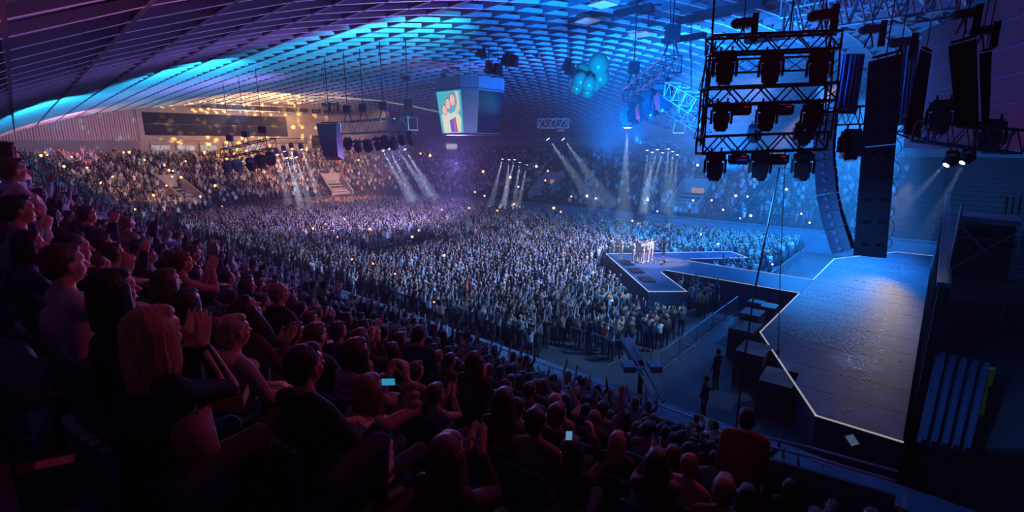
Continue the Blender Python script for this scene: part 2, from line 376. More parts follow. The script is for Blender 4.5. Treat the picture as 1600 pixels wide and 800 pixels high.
def figure(sit=False, arms='down', lean=0.0, yaw=0.0, nod=0.0, s=1.0, sx=1.0, bulk=1.0, child=False, legs=True, sleeve='long', hands=True, handcurl=None, aim=None):
    """returns (capsules, ellipsoids, head matrix, hand points). +Y is where the person faces, Z up, feet on z = 0"""
    P = []; E = []
    hip = Vector((0, 0, .50 if sit else .93)); up = Vector((0, math.sin(lean), math.cos(lean)))
    chest = hip + up * .33; neck = hip + up * .52; sh = hip + up * .445
    P += [(hip + Vector((-.07, 0, .02)), hip + Vector((.07, 0, .02)), .115 * bulk, .115 * bulk, 2), (hip + up * .08, chest, .125 * bulk, .135 * bulk, 1)]
    P += [(hip + up * .12 + Vector((-.05, 0, 0)), chest + Vector((-.075, 0, 0)), .10 * bulk, .11 * bulk, 1), (hip + up * .12 + Vector((.05, 0, 0)), chest + Vector((.075, 0, 0)), .10 * bulk, .11 * bulk, 1)]
    P += [(chest + up * .02, neck - up * .05, .125 * bulk, .075, 1), (neck - up * .05, neck + up * .05 + Vector((0, .012, 0)), .056, .05, 0)]
    S = {-1: sh + Vector((-.165 * sx, 0, 0)), 1: sh + Vector((.165 * sx, 0, 0))}
    P += [(neck - up * .03, S[-1], .060, .058 * bulk, 1), (neck - up * .03, S[1], .060, .058 * bulk, 1)]
    K = {}
    for d in (-1, 1):
        if not legs: break
        h = hip + Vector((d * .09, 0, 0))
        if sit: kn = Vector((d * .11, .44, .50)); an = Vector((d * .11, .42, .09))
        else: kn = Vector((d * .10, .02, .49)); an = Vector((d * .11, -.02, .085))
        P += [(h, kn, .088 * bulk, .062, 2), (kn, an, .060, .045, 2), (an + Vector((0, -.02, -.035)), an + Vector((d * .02, .15, -.045)), .044, .036, 3)]
    HP = {}
    spec = arms if isinstance(arms, (tuple, list)) else (arms, arms)
    for d, kind in ((-1, spec[0]), (1, spec[1])):
        a = S[d]; pole = Vector((d * .6, -.4, -1)); fd = None; cl = .35
        if kind == 'down': t = a + Vector((d * .07, .08, -.50)); fd = Vector((0, .1, -1)); pn = Vector((-d, 0, 0)); pole = Vector((d * .3, -1, 0))
        elif kind == 'lap': t = (hip + Vector((d * .07, .33, .14))) if sit else a + Vector((-d * .08, .28, -.32)); fd = Vector((-d * .5, 1, -.1)); pn = Vector((0, 0, -1)); pole = Vector((d, -.6, -.6)); cl = .6
        elif kind == 'clap': t = neck + Vector((d * .045, .30, .02)); fd = Vector((-d * .08, .45, 1)); pn = Vector((-d, 0, 0)); cl = .12
        elif kind == 'clapface': t = neck + Vector((d * .035, .20, .045)); fd = Vector((-d * .05, .28, 1)); pn = Vector((-d, 0, 0)); cl = .12
        elif kind == 'up': t = a + Vector((d * .08, .12, .47)); fd = Vector((d * .05, .15, 1)); pn = Vector((0, 1, 0)); pole = Vector((d, -.1, 0)); cl = .25
        elif kind == 'wide': t = a + Vector((d * .26, .12, .38)); fd = Vector((d * .3, .1, 1)); pn = Vector((0, 1, 0)); pole = Vector((d, -.3, -.5)); cl = .2
        elif kind == 'phone': t = neck + Vector((d * .085, .33, .14)); fd = Vector((-d * .25, .25, 1)); pn = Vector((-d, -.1, 0)); cl = .75
        elif kind == 'lowphone': t = chest + Vector((d * .05, .30, .0)); fd = Vector((-d * .25, .9, .35)); pn = Vector((-d * .6, -.1, 1)); cl = .7
        elif kind == 'cross': t = chest + Vector((-d * .06, .21 if d > 0 else .17, .0)); fd = Vector((-d, -.25, .15)); pn = Vector((0, -1, 0)); pole = Vector((d, .1, -1)); cl = .3
        elif kind == 'chin': t = neck + Vector((d * .06, .17, .01)); fd = Vector((-d * .3, -.2, 1)); pn = Vector((-d * .3, -1, 0)); cl = .9
        elif kind == 'mic': t = neck + Vector((d * .03, .16, .05)); fd = Vector((-d * .6, .1, .8)); pn = Vector((-d * .5, -1, .2)); cl = 1.1
        else: t = a + Vector(kind[:3]); fd = Vector(kind[3:6]); pn = Vector((-d, 0, 0))
        e, wr = ik(a, t, .275, .245, pole)
        P.append((a, e, .058 * bulk, .046, 1 if sleeve != 'none' else 0)); P.append((e, e.lerp(wr, .85 if sleeve == 'long' else .3), .046 if sleeve == 'long' else .04, .036, 1 if sleeve == 'long' else 0))
        P.append((e.lerp(wr, .3), wr, .037, .026, 0))
        HP[d] = (wr, fd.normalized(), pn)
        if hands: hand(P, wr, fd, pn, d, cl if handcurl is None else handcurl)
    # head
    hc = neck + up * .03 + Vector((0, .03, .115)); Mh = Matrix.Rotation(yaw, 3, 'Z') @ Matrix.Rotation(-nod, 3, 'X')
    HS = 1.24 if child else 1.06
    def H(c): return hc + Mh @ (Vector(c) * HS)
    P.append((neck + up * .02, H((0, -.025, -.05)), .053, .055, 0))
    for c, r in (((0, -.012, .035), (.075, .094, .085)), ((0, .022, -.030), (.058, .066, .075)), ((0, .050, -.078), (.028, .028, .026)), ((0, .060, .038), (.055, .030, .030)),
                 ((-.035, .052, -.020), (.026, .026, .026)), ((.035, .052, -.020), (.026, .026, .026)), ((0, .082, -.052), (.022, .014, .010)),
                 ((-.077, -.005, -.008), (.010, .019, .032)), ((.077, -.005, -.008), (.010, .019, .032))):
        E.append((H(c), Vector(r) * HS, Mh, 0))
    P.append((H((0, .080, .020)), H((0, .106, -.018)), .009 * HS, .0145 * HS, 0))
    if s != 1:
        P = [(a * s, b * s, ra * s, rb * s, m) for a, b, ra, rb, m in P]; E = [(c * s, r * s, M, m) for c, r, M, m in E]
        hc = hc * s; HP = {k: (v[0] * s, v[1], v[2]) for k, v in HP.items()}
    Mhead = Matrix.Translation(hc) @ Mh.to_4x4() @ Matrix.Scale(HS * s, 4)
    return P, E, Mhead, HP
def grow(name, P, E, voxel, mats, tris=None, smooth=3, wrinkle=0.0):
    """union the shapes into one surface, smooth it, thin it out and colour its regions by the shape they came from"""
    mb = MB()
    for a, b, ra, rb, m in P: mb.cap(a, b, ra, rb, 12)
    for c, r, M, m in E: mb.ell(c, r, M, 14, 10)
    me = mb.mesh(name + '_src', []); o = bpy.data.objects.new(name, me); C.objects.link(o)
    rm = o.modifiers.new('r', 'REMESH'); rm.mode = 'VOXEL'; rm.voxel_size = voxel
    if smooth:
        sm = o.modifiers.new('s', 'SMOOTH'); sm.factor = .5; sm.iterations = smooth
    dg = bpy.context.evaluated_depsgraph_get(); ev = o.evaluated_get(dg)
    if tris:
        nt = len(ev.data.polygons) * 2
        if nt > tris:
            dc = o.modifiers.new('d', 'DECIMATE'); dc.ratio = tris / nt
            dg = bpy.context.evaluated_depsgraph_get(); ev = o.evaluated_get(dg)
    out = bpy.data.meshes.new_from_object(ev, depsgraph=dg); bpy.data.objects.remove(o); bpy.data.meshes.remove(me)
    out.name = name
    nf = len(out.polygons); cs = np.empty(nf * 3, np.float32); out.polygons.foreach_get('center', cs); cs = cs.reshape(-1, 3)
    best = np.full(nf, 1e9); idx = np.zeros(nf, np.int32)
    for a, b, ra, rb, m in P:
        a = np.array(a); b = np.array(b); d = b - a; t = np.clip(((cs - a) @ d) / max(d @ d, 1e-9), 0, 1)
        q = np.linalg.norm(cs - (a + t[:, None] * d), axis=1) - (ra + (rb - ra) * t)
        if m in (0,): q = q + .003
        k = q < best; best[k] = q[k]; idx[k] = m
    for c, r, M, m in E:
        l = (cs - np.array(c)) @ np.array(M); rr = np.array(r); q = (np.linalg.norm(l / rr, axis=1) - 1) * rr.min() + (.003 if m == 0 else 0)
        k = q < best; best[k] = q[k]; idx[k] = m
    out.materials.clear()
    for m in mats: out.materials.append(m)
    out.polygons.foreach_set('material_index', idx); out.polygons.foreach_set('use_smooth', [True] * nf); out.update()
    return out
BODYM = [M_skin, M_cloth, M_trou, M_shoe]
def hair_shapes(style, Mh, s=1.0):
    """returns shapes of a head of hair in body space"""
    P = []; E = []; M3 = Mh.to_3x3(); sc_ = M3.col[0].length; M3n = M3 * (1 / sc_)
    def H(c): return Mh @ Vector(c)
    def e(c, r): E.append((H(c), Vector(r) * sc_, M3n, 0))
    def c(a, b, ra, rb): P.append((H(a), H(b), ra * sc_, rb * sc_, 0))
    if style == 'cap':       # knitted cap
        e((0, -.012, .055), (.084, .100, .080)); return P, E
    e((0, -.026, .052), (.083, .096, .080)); e((0, -.055, .0), (.076, .062, .082))
    if style == 'short':
        e((0, .040, .098), (.055, .042, .026)); e((-.066, -.02, .03), (.016, .045, .04)); e((.066, -.02, .03), (.016, .045, .04)); return P, E
    e((0, .030, .090), (.066, .048, .032))
    if style == 'crop': return P[:], E[:2]
    if style == 'ponytail':
        c((0, -.10, .05), (0, -.16, -.02), .028, .032); c((0, -.16, -.02), (0, -.17, -.18), .032, .014); return P, E
    if style == 'bun': e((0, -.10, .09), (.045, .045, .045)); return P, E
    if style == 'bob': L = -.14
    elif style == 'long': L = -.30
    elif style == 'midlong': L = -.21
    else: L = -.12
    rr = random.Random(3)
    for i in range(15):
        a = PI * (i / 14) * 1.24 - PI * .12; x = math.cos(a) * .078; y = -math.sin(a) * .085 - .012
        c((x, y, .03), (x * 1.12, y * 1.10 - .004, L * .5 + rr.uniform(-.01, .01)), .024, .024)
        c((x * 1.12, y * 1.10 - .004, L * .5), (x * (1.0 if L < -.2 else 1.1), y * 1.05 - .01, L + rr.uniform(-.02, .02)), .024, .011)
    return P, E
def thing_eyes(parent, Mh, mats=None):
    for x in (-.030, .030):
        m = MB(); m.ell((0, 0, 0), (.0115,) * 3, None, 10, 8); o = m.build('eye', mat('eye_white', (.7, .68, .66), .2), parent, True)
        sc_ = Mh.to_3x3().col[0].length; o.location = Mh @ Vector((x, .0695, .008)); o.scale = (sc_,) * 3
        m = MB(); m.ell((0, .0095, 0), (.0062, .0045, .0062), Mh.to_3x3().normalized() if False else None, 8, 6); i_ = m.build('iris', mat('eye_iris', (.03, .02, .015), .2), o, True)

# ------------------------------------------------------------------ where the terraces are
def bowl_off(x, y):
    """distance outwards from the inner line of the seating bowl (negative on the floor)"""
    cx = (XE + 60) / 2; hx = (60 - XE) / 2; cy = (YN + YF) / 2; hy = (YF - YN) / 2
    qx = abs(x - cx) - hx + RC; qy = abs(y - cy) - hy + RC
    return math.hypot(max(qx, 0), max(qy, 0)) + min(max(qx, qy), 0) - RC
def ground_z(x, y):
    o = bowl_off(x, y)
    return 0.0 if o < 0 else tier_z(min(int(o / ROW_D), NROW - 1), x, y)
def hit(px, py, above=0.0, d=2.0):
    """where the line of sight through a point of the photograph first meets the floor or the terraces raised by `above`"""
    while d < 130:
        p = pt(px, py, d)
        if p.z < ground_z(p.x, p.y) + above: return p
        d += .1
    return pt(px, py, 110)
# ------------------------------------------------------------------ prototypes of spectators (built once, copied)
TOPS = [('black', (.02, .02, .025)), ('dark grey', (.07, .07, .08)), ('navy', (.02, .035, .10)), ('pale grey', (.45, .45, .48)), ('white', (.75, .75, .78)), ('burgundy', (.22, .03, .04)),
        ('denim blue', (.08, .16, .32)), ('olive', (.10, .11, .05)), ('beige', (.48, .38, .28)), ('brown', (.14, .08, .05)), ('pink', (.60, .28, .33))]
HAIRS = [('black', (.012, .010, .010)), ('dark brown', (.04, .022, .014)), ('brown', (.10, .055, .03)), ('fair', (.35, .22, .11))]
POSES = [('sitting with hands in the lap', True, 'lap', .0), ('sitting and clapping', True, 'clap', .03), ('sitting and holding up a phone', True, ('lap', 'phone'), .0),
         ('sitting with folded arms', True, 'cross', -.02), ('sitting and leaning forward', True, 'lap', .28), ('standing and clapping', False, 'clap', .0),
         ('standing with both arms up', False, 'up', .0), ('standing with arms hanging down', False, 'down', .0), ('sitting with one arm up', True, ('lap', 'up'), .0)]
STYLES = ['short', 'long', 'bob', 'ponytail', 'crop', 'bun']
STYLE_WORD = {'short': 'short', 'long': 'long straight', 'bob': 'chin-length', 'ponytail': 'tied back', 'crop': 'cropped', 'bun': 'gathered up', 'cap': 'capped'}
PROTO = {}
def proto(pi, style):
    if pi not in PROTO:
        _, sit, arms, lean = POSES[pi]
        P, E, Mh, HP = figure(sit, arms, lean, bulk=1.05)
        PROTO[pi] = (grow('spectator_body', P, E, .0105, BODYM, 2300), Mh, HP)
    body, Mh, HP = PROTO[pi]
    key = (pi, style)
    if key not in PROTO:
        P, E = hair_shapes(style, Mh); PROTO[key] = grow('spectator_hair', P, E, .012, [M_hair], 420, 2)
    return body, PROTO[key], Mh, HP
M_phone = mat('phone_body', (.02, .02, .025), .3); M_screen = emat('phone_screen', (.15, .35, .6), .7); M_screen2 = emat('phone_screen_cyan', (.03, .38, .62), .7)
def phone(loc, rotz, label, screen=None, tilt=0.0, group='phones held up by spectators', w=.155, h=.075, roll=0):
    t = thing('smartphone', label, 'phone', loc, rotz, group); t.rotation_euler = (tilt, roll, rotz)
    m = MB(); m.box((0, 0, 0), (w, .009, h)); o = m.build('phone_body', M_phone, t)
    m = MB(); m.box((0, -.0052, 0), (w * .92, .001, h * .9)); m.build('screen', screen or M_screen, t); return t
_face = Vector((-9, 34, 0))
used_slots = []
def rowinfo(k): return YN - ROW_D * (k + .5), .145 + .465 * k
def face_rot(x, y, tx=None, ty=None):
    tx = _face.x if tx is None else tx; ty = _face.y if ty is None else ty
    return math.atan2(-(tx - x), (ty - y))
# words that tell where in the near stand somebody sits
def place_words(p):
    px, py, d = pix_of(p + Vector((0, 0, 1.2)))
    k = int(round((YN - p.y) / ROW_D - .5)); rows = 'front edge row|second row up|third row up|fourth row up|fifth row up|sixth row up|seventh row up|eighth row up|ninth row up|tenth row up|eleventh row up|twelfth row up|thirteenth row up|fourteenth row up|fifteenth row up|sixteenth row up|seventeenth row up|top row|top row'.split('|')
    where = 'towards the stage' if px > 980 else 'beside the camera crane' if px > 820 else 'in the middle of the near stand' if px > 560 else 'left of the middle of the near stand' if px > 300 else 'at the left end of the near stand'
    return rows[max(0, min(k, 18))] + ' ' + where
NIND = 0
def spectator(x, y, z, rz, pi, style, s, top, hairc, label, group='spectators seated in the near stand', fat=1.0):
    global NIND
    body, hair, Mh, HP = proto(pi, style)
    o = bpy.data.objects.new('person', body); C.objects.link(o); o.location = (x, y, z); o.rotation_euler = (0, 0, rz); o.scale = (s * fat, s * fat, s)
    o.color = (*top, 1); tag(o, label, 'person', group)
    h = bpy.data.objects.new('hair', hair); C.objects.link(h); h.parent = o; h.color = (*hairc, 1)
    NIND += 1; return o
# heroes reserve their places before the rest of the stand fills up (see 06)
#HEROES#
BODYM2 = [M_skin, M_cloth, M_trou, M_shoe, mat('jacket_stripe', (.85, .75, .75), .6)]
PINK = (.46, .36, .40); BEIGE = (.40, .36, .32)
def hero(px, py, hpx, sit, arms, style, hairc, top, label, lean=0.0, turn=0.0, yaw=0.0, nod=0.0, child=False, puffer=False, stripes=None, group=None, tris=7000, bulk=1.05, glasses=False, face=None, k=None, fixs=None):
    best = None; hh = 1.16 if sit else 1.59
    for q in range(-12, 13):
        d = FPX * .23 / hpx * (1 + q * .025); p = pt(px, py, d); kk = max(0, min(18, int(math.floor((YN - p.y) / ROW_D)))) if k is None else k
        z = .145 + .465 * kk; s = (p.z - z) / hh; tgt = .8 if child else 1.0
        c = abs(s - tgt) + abs(q) * .006
        if best is None or c < best[0]: best = (c, p, z, s, kk)
    _, p, z, s, kk = best
    P, E, Mh, HP = figure(sit, arms, lean, yaw, nod, 1.0, 1.0, bulk, child)
    if puffer:
        hip = Vector((0, 0, .50 if sit else .93)); upv = Vector((0, math.sin(lean), math.cos(lean)))
        for i in range(6): E.append((hip + upv * (.02 + .078 * i), Vector((.205 - .004 * i, .168, .047)), Matrix.Identity(3), 1))
        for a, b, ra, rb, m in list(P):
            if m == 1 and ra < .06 and (b - a).length > .15:
                n = int((b - a).length / .06); M3 = (b - a).to_track_quat('Z', 'Y').to_matrix()
                for i in range(n): E.append((a.lerp(b, (i + .5) / n), Vector((ra + .022, ra + .022, .036)), M3, 1))
        E.append((hip + upv * .50 + Vector((0, -.07, 0)), Vector((.12, .10, .07)), Matrix.Identity(3), 1))
    if stripes:
        for a, b, ra, rb, m in list(P):
            if m == 1 and ra < .06 and (b - a).length > .15 and a.x * 1 > -9:
                sd = Vector((1 if a.x > 0 else -1, 0, .25)); dn = (b - a).normalized(); o1 = (sd - dn * sd.dot(dn)).normalized(); o2 = dn.cross(o1)
                for g in stripes:
                    q1 = (o1 * math.cos(g) + o2 * math.sin(g)); P.append((a + q1 * (ra + .002), b + q1 * (rb + .002), .0075, .0075, 4))
    body = grow('person', P, E, .0062, BODYM2, tris, 2)
    o = bpy.data.objects.new('person', body); C.objects.link(o); hc = Mh.to_translation()
    rz = (face if face is not None else face_rot(p.x, p.y)) + turn
    s = fixs or max(.62, min(1.15, s)); off = Matrix.Rotation(rz, 3, 'Z') @ (Vector((hc.x, hc.y, 0)) * s)
    o.location = (p.x - off.x, p.y - off.y, z); o.rotation_euler = (0, 0, rz); o.scale = (s,) * 3; o.color = (*top, 1)
    tag(o, label, 'person', group or 'nearest spectators')
    hp, he = hair_shapes(style, Mh); h = bpy.data.objects.new('hair', grow('hair', hp, he, .007, [M_hair], 3000, 2)); C.objects.link(h); h.parent = o; h.color = (*hairc, 1)
    thing_eyes(o, Mh)
    m = MB(); m.ell((0, 0, 0), (.021, .007, .0055), None, 10, 6); q = m.build('mouth', mat('lips', (.45, .14, .13), .5), o, True); q.location = Mh @ Vector((0, .092, -.053))
    q.rotation_euler = Mh.to_3x3().normalized().to_euler()
    if glasses:
        m = MB()
        for sx in (-1, 1):
            m.path([(sx * .034 + math.cos(t) * .022, .094, .006 + math.sin(t) * .016) for t in [2 * PI * i / 12 for i in range(13)]], .0022, 4)
            m.tube((sx * .056, .094, .010), (sx * .082, -.01, .006), .002, n=4)
        m.tube((-.012, .096, .010), (.012, .096, .010), .002, n=4)
        q = m.build('glasses', M_black, o); q.matrix_local = Mh
    used_slots.append((o.location.x, o.location.y)); global NIND; NIND += 1
    if sit: hero_seats.append((o.location.x, o.location.y, z, rz * .4))
    o['k'] = kk
    return o, p, s
hero_seats = []
DB = (.04, .022, .014); BK = (.012, .010, .010); BR = (.12, .06, .03); FAIR = (.55, .33, .18)
hero(28, 322, 50, True, ('lowphone', 'lap'), 'short', BK, (.22, .20, .22), 'young man in profile with short black hair and grey sweater, hands together before him')
hero(22, 268, 30, False, 'cross', 'short', BR, (.62, .62, .72), 'boy in a white hoodie with folded arms, standing behind the man in grey sweater', child=True, turn=.2, tris=5000)
hero(13, 236, 22, False, ('cross', 'down'), 'bob', DB, (.40, .50, .70), 'woman in pale blue top standing at the upper left edge, topmost of the stand', tris=4000)
hero(34, 241, 19, False, 'clap', 'short', BK, (.60, .66, .80), 'child in pale shirt clapping beside the woman in pale blue top', child=True, tris=4000)
hero(116, 392, 44, True, 'lap', 'crop', DB, (.03, .03, .04), 'man with cropped hair and lit face, black top, behind the two clapping women')
hero(156, 418, 42, True, 'lap', 'crop', BR, (.05, .03, .035), 'man with very short brown hair looking right, ear showing, dark top')
hero(180, 456, 60, True, 'lap', 'bob', BK, (.02, .02, .025), 'person with thick black chin-length hair, all in black, above the fair woman')
hero(285, 412, 34, True, 'clap', 'ponytail', BR, (.50, .26, .24), 'woman with tied back hair clapping high in a pinkish brown top')
hero(301, 398, 30, True, 'lap', 'ponytail', BR, (.10, .05, .06), 'woman beyond the clapping woman, hair tied back, face lit red')
W1 = hero(243, 524, 84, True, 'clapface', 'midlong', FAIR, (.012, .016, .035), 'fair-haired woman in dark track jacket with two pale sleeve stripes, hands pressed together', stripes=(-.55, .35), tris=12000, turn=.12, lean=.12)
hero(386, 488, 42, True, 'lowphone', 'long', DB, (.10, .02, .03), 'woman with long dark brown hair looking down at her hands, dark red top', nod=-.5)
hero(366, 520, 46, True, 'lap', 'bun', (.55, .33, .30), PINK, 'person bundled up in a pale pink puffer coat below the dark-haired woman', puffer=True, lean=.1)
hero(437, 460, 34, True, 'lap', 'crop', (.4, .28, .2), (.015, .015, .02), 'man with close-cropped pale hair and black track top with three shoulder stripes', stripes=(-.5, 0, .5), bulk=1.15)
hero(478, 574, 68, True, 'lap', 'short', BK, (.015, .012, .018), 'person with short black hair and glasses in black, next to the lit phone', glasses=True, tris=10000)
hero(486, 500, 30, True, 'lap', 'short', BR, PINK, 'boy with short brown hair in a pinkish top behind the person with glasses', child=True)
hero(462, 522, 30, True, ('chin', 'lap'), 'short', BR, BEIGE, 'small child in beige top, hand at the chin, beside the boy in pinkish top', child=True)
hero(557, 552, 44, True, ('chin', 'lap'), 'long', DB, (.40, .36, .38), 'woman with long dark hair and fluffy grey collar, hand raised to her face', puffer=True)
W2 = hero(577, 612, 54, True, ('phone', 'phone'), 'long', (.22, .11, .07), PINK, 'woman in rosy quilted puffer jacket filming with a phone held up in both hands', puffer=True, tris=12000, lean=.05)
hero(650, 582, 38, True, 'lap', 'short', BR, (.36, .30, .32), 'boy with short fair brown hair and grey padded top, right of the lit phone', child=True, puffer=True)
hero(681, 618, 34, True, 'clap', 'ponytail', BR, BEIGE, 'girl with tied back hair clapping in a beige top below the grey boy', child=True)
hero(742, 566, 30, True, 'lap', 'long', DB, (.05, .05, .06), 'person with long dark hair in profile in a dark grey top')
hero(788, 628, 38, True, 'lap', 'long', DB, (.06, .02, .03), 'woman with long loose dark hair and reddish black top in profile')
hero(838, 660, 42, True, 'cross', 'short', BK, (.20, .13, .12), 'young man with short black hair in a brownish top looking towards the stage')
hero(700, 712, 56, True, 'clap', 'long', (.16, .08, .06), (.06, .03, .03), 'woman with long reddish brown hair clapping, lowest in the dark')
hero(942, 640, 22, True, ('lap', 'up'), 'short', DB, PINK, 'person waving one bare arm high beside the ledge of the stand')
hero(965, 690, 30, True, 'lap', 'long', FAIR, (.09, .05, .05), 'woman with very long fair hair seen from behind')
hero(1012, 672, 26, True, 'lap', 'short', BK, (.30, .22, .20), 'man with short black hair and pale top crossed by a bag strap')
hero(930, 655, 26, True, 'lap', 'crop', (.3, .2, .14), (.03, .03, .04), 'man with shaved head in black left of the fair long hair')
hero(1167, 655, 30, False, 'down', 'crop', BK, (.30, .02, .015), 'heavy man in a dark red jacket standing at the foot of the stand', bulk=1.3)
hero(893, 705, 38, True, ('lap', 'phone'), 'long', BK, (.03, .03, .04), 'person with black hair holding an upright lit phone')
def free(x, y, r=.42): return all(abs(x - a) > r or abs(y - b) > .55 for a, b in used_slots)
slots = []
rr = random.Random(11)
for k in range(0, NROW):
    yy, zz = rowinfo(k); x = 7.0
    while x > -62:
        x -= .53; xx = x + rr.uniform(-.06, .06)
        if not free(xx, yy): continue
        px, py, d = pix_of((xx, yy, zz + 1.0))
        if d < 2.7 or px < -60 or px > 1620 or py > 900: continue
        if d < 3.6 and px > 900: continue
        if xx > .6 and yy > 11: continue
        if xx > -1.2 and yy > 13.0: continue
        if rr.random() < .03: continue
        slots.append((d, xx, yy, zz, k))
slots.sort()
NEAR_IND = 252
rest = slots[NEAR_IND:]
seat_spots = []
labels_used = {}
def seat_parts():
    m = MB(); m.box((0, .02, .43), (.44, .42, .05)); a = m.mesh('seat_pan', M_seat)
    m = MB(); n = 8; 
    for i in range(n):
        t = -.5 + (i + .5) / n
        m.box((t * .44, -.22 + abs(t) ** 2 * .12, .66), (.058, .035, .42 - abs(t) ** 3 * .5))
    b = m.mesh('backrest', M_seat)
    m = MB(); m.box((0, -.12, .22), (.08, .10, .44)); c = m.mesh('bracket', M_black); return a, b, c
seatmesh = seat_parts()
def seat(x, y, z, rz, label, group='blue seats in the near stand'):
    t = thing('stadium_seat', label, 'seat', (x, y, z), rz, group)
    for nme, me in zip(('seat_pan', 'backrest', 'bracket'), seatmesh):
        o = bpy.data.objects.new(nme, me); C.objects.link(o); o.parent = t
    return t
for i, (d, x, y, z, k) in enumerate(slots[:NEAR_IND]):
    p = Vector((x, y, z)); px, py, _ = pix_of(p + Vector((0, 0, 1.2)))
    pi = rr.choices(range(9), (26, 15, 7, 8, 10, 1.5, .5, 1, 1.5))[0]
    if py > 560 and px > 700 and pi in (5, 6, 7, 8): pi = 0
    if px < 330 and py < 330 and rr.random() < .4: pi = rr.choice((5, 7))
    style = rr.choices(STYLES, (30, 26, 14, 13, 10, 6))[0]
    tn, tc = TOPS[rr.choices(range(len(TOPS)), (26, 18, 12, 8, 5, 7, 8, 5, 6, 7, 4))[0]]; hn, hc_ = HAIRS[rr.choices(range(4), (34, 34, 20, 12))[0]]
    s = rr.uniform(.93, 1.05)
    lab = f"person with {STYLE_WORD[style]} {hn} hair in {tn} top, {POSES[pi][0]}, {place_words(p)}"
    wds = lab.replace(',', '').split()
    if len(wds) > 16:
        lab = f"{STYLE_WORD[style].split()[0]} {hn} haired person in {tn}, {POSES[pi][0].replace('sitting and ', '').replace('sitting with ', '').replace('standing and ', 'standing ')}, {place_words(p).replace(' of the near stand', '')}"
        if len(lab.split()) > 16: lab = ' '.join(lab.replace(' in the middle', ' middle').replace('left of the middle', 'left of middle').replace('at the left end', 'left end').split()[:16])
    spectator(x, y, z, face_rot(x, y) + rr.uniform(-.4, .4), pi, style, s, tc, hc_, lab)
    if POSES[pi][1]: seat_spots.append((x, y, z, face_rot(x, y) * .3))
# seats: single ones under the nearest spectators, the rest of the rows joined
seat_spots.sort(key=lambda q: pix_of(q[:3])[2])
seat_spots = hero_seats + seat_spots
for (x, y, z, rz) in seat_spots[:80]: seat(x, y, z, rz, 'dark blue plastic seat, ' + place_words(Vector((x, y, z))))

# ------------------------------------------------------------------ crowd templates as arrays, slots: 0 skin 1 top 2 trousers 3 shoes 4 hair
def arr(me, off=None):
    me.calc_loop_triangles(); n = len(me.vertices); v = np.empty(n * 3, np.float32); me.vertices.foreach_get('co', v)
    m = len(me.loop_triangles); t = np.empty(m * 3, np.int32); me.loop_triangles.foreach_get('vertices', t)
    mi = np.empty(m, np.int32); me.loop_triangles.foreach_get('material_index', mi)
    slot = np.zeros(n, np.int32); slot[t.reshape(-1, 3)] = mi[:, None]
    return v.reshape(-1, 3), t.reshape(-1, 3), (slot if off is None else np.full(n, off))
def merge(parts):
    V, F, S_ = [], [], []; b = 0
    for v, f, s in parts: V.append(v); F.append(f + b); S_.append(s); b += len(v)
    return np.concatenate(V), np.concatenate(F), np.concatenate(S_)
def mid_template(pi, style):
    _, sit, arms, lean = POSES[pi]; P, E, Mh, HP = figure(sit, arms, lean, bulk=1.06, hands=False)
    for d in HP: w_, f_, n_ = HP[d]; P.append((w_, w_ + f_ * .13, .035, .03, 0))
    b = grow('m', P, E, .026, BODYM, 330, 1); hp, he = hair_shapes(style, Mh); h = grow('h', hp, he, .03, [M_hair], 70, 1)
    out = merge([arr(b), arr(h, 4)]); bpy.data.meshes.remove(b); bpy.data.meshes.remove(h); return out
def far_template(arms, sit=False, hairlen=0):
    parts = []; base = .0 if not sit else -.42
    def piece(fn, slot):
        m = MB(); fn(m); me = m.mesh('x', []); v, f, s = arr(me); bpy.data.meshes.remove(me); parts.append((v, f, np.full(len(v), slot)))
    def torso(m):
        rings = [(.93, .15, .10), (1.28, .19, .12), (1.42, .16, .09), (1.50, .05, .05)]; n = 6
        vs = [(math.cos(2 * PI * i / n) * a, math.sin(2 * PI * i / n) * b, z + base) for z, a, b in rings for i in range(n)]
        fs = [(r * n + i, r * n + (i + 1) % n, (r + 1) * n + (i + 1) % n, (r + 1) * n + i) for r in range(3) for i in range(n)]; m.add(vs, fs)
    piece(torso, 1)
    piece(lambda m: m.box((0, .0 if not sit else .2, (.93 + base) / 2), (.28, .2 if not sit else .55, .93 + base)), 2)
    piece(lambda m: m.ell((0, .03, 1.60 + base), (.08, .095, .12), None, 6, 5), 0)
    piece(lambda m: m.ell((0, -.02, 1.64 + base - hairlen * .3), (.092, .1, .10 + hairlen), None, 6, 4), 4)
    for d, k in zip((-1, 1), arms):
        S_ = Vector((d * .19, 0, 1.40 + base))
        if k == 'up': e = S_ + Vector((d * .10, .10, .20)); w_ = e + Vector((-d * .04, .06, .25))
        elif k == 'fwd': e = S_ + Vector((d * .05, .12, -.22)); w_ = e + Vector((-d * .14, .20, .20))
        else: e = S_ + Vector((d * .06, -.02, -.26)); w_ = e + Vector((0, .10, -.22))
        piece(lambda m: m.tube(S_, e, .055, .045, 4, cap=False), 1); piece(lambda m: m.tube(e, w_, .042, .03, 4, cap=False), 1 if R.random() < .5 else 0)
        piece(lambda m: m.tube(w_, w_ + (w_ - e).normalized() * .12, .045, .03, 4), 0)
    return merge(parts)
SKINS = [(.62, .36, .26), (.70, .44, .33), (.50, .29, .20)]
CTOPS = [c for _, c in TOPS] + [(.35, .55, .7), (.5, .5, .55), (.7, .1, .06), (.65, .60, .55), (.15, .45, .6)]
CW = [34, 14, 9, 9, 12, 3, 8, 2, 4, 4, 2, 3, 7, 1.2, 4, 1.5]
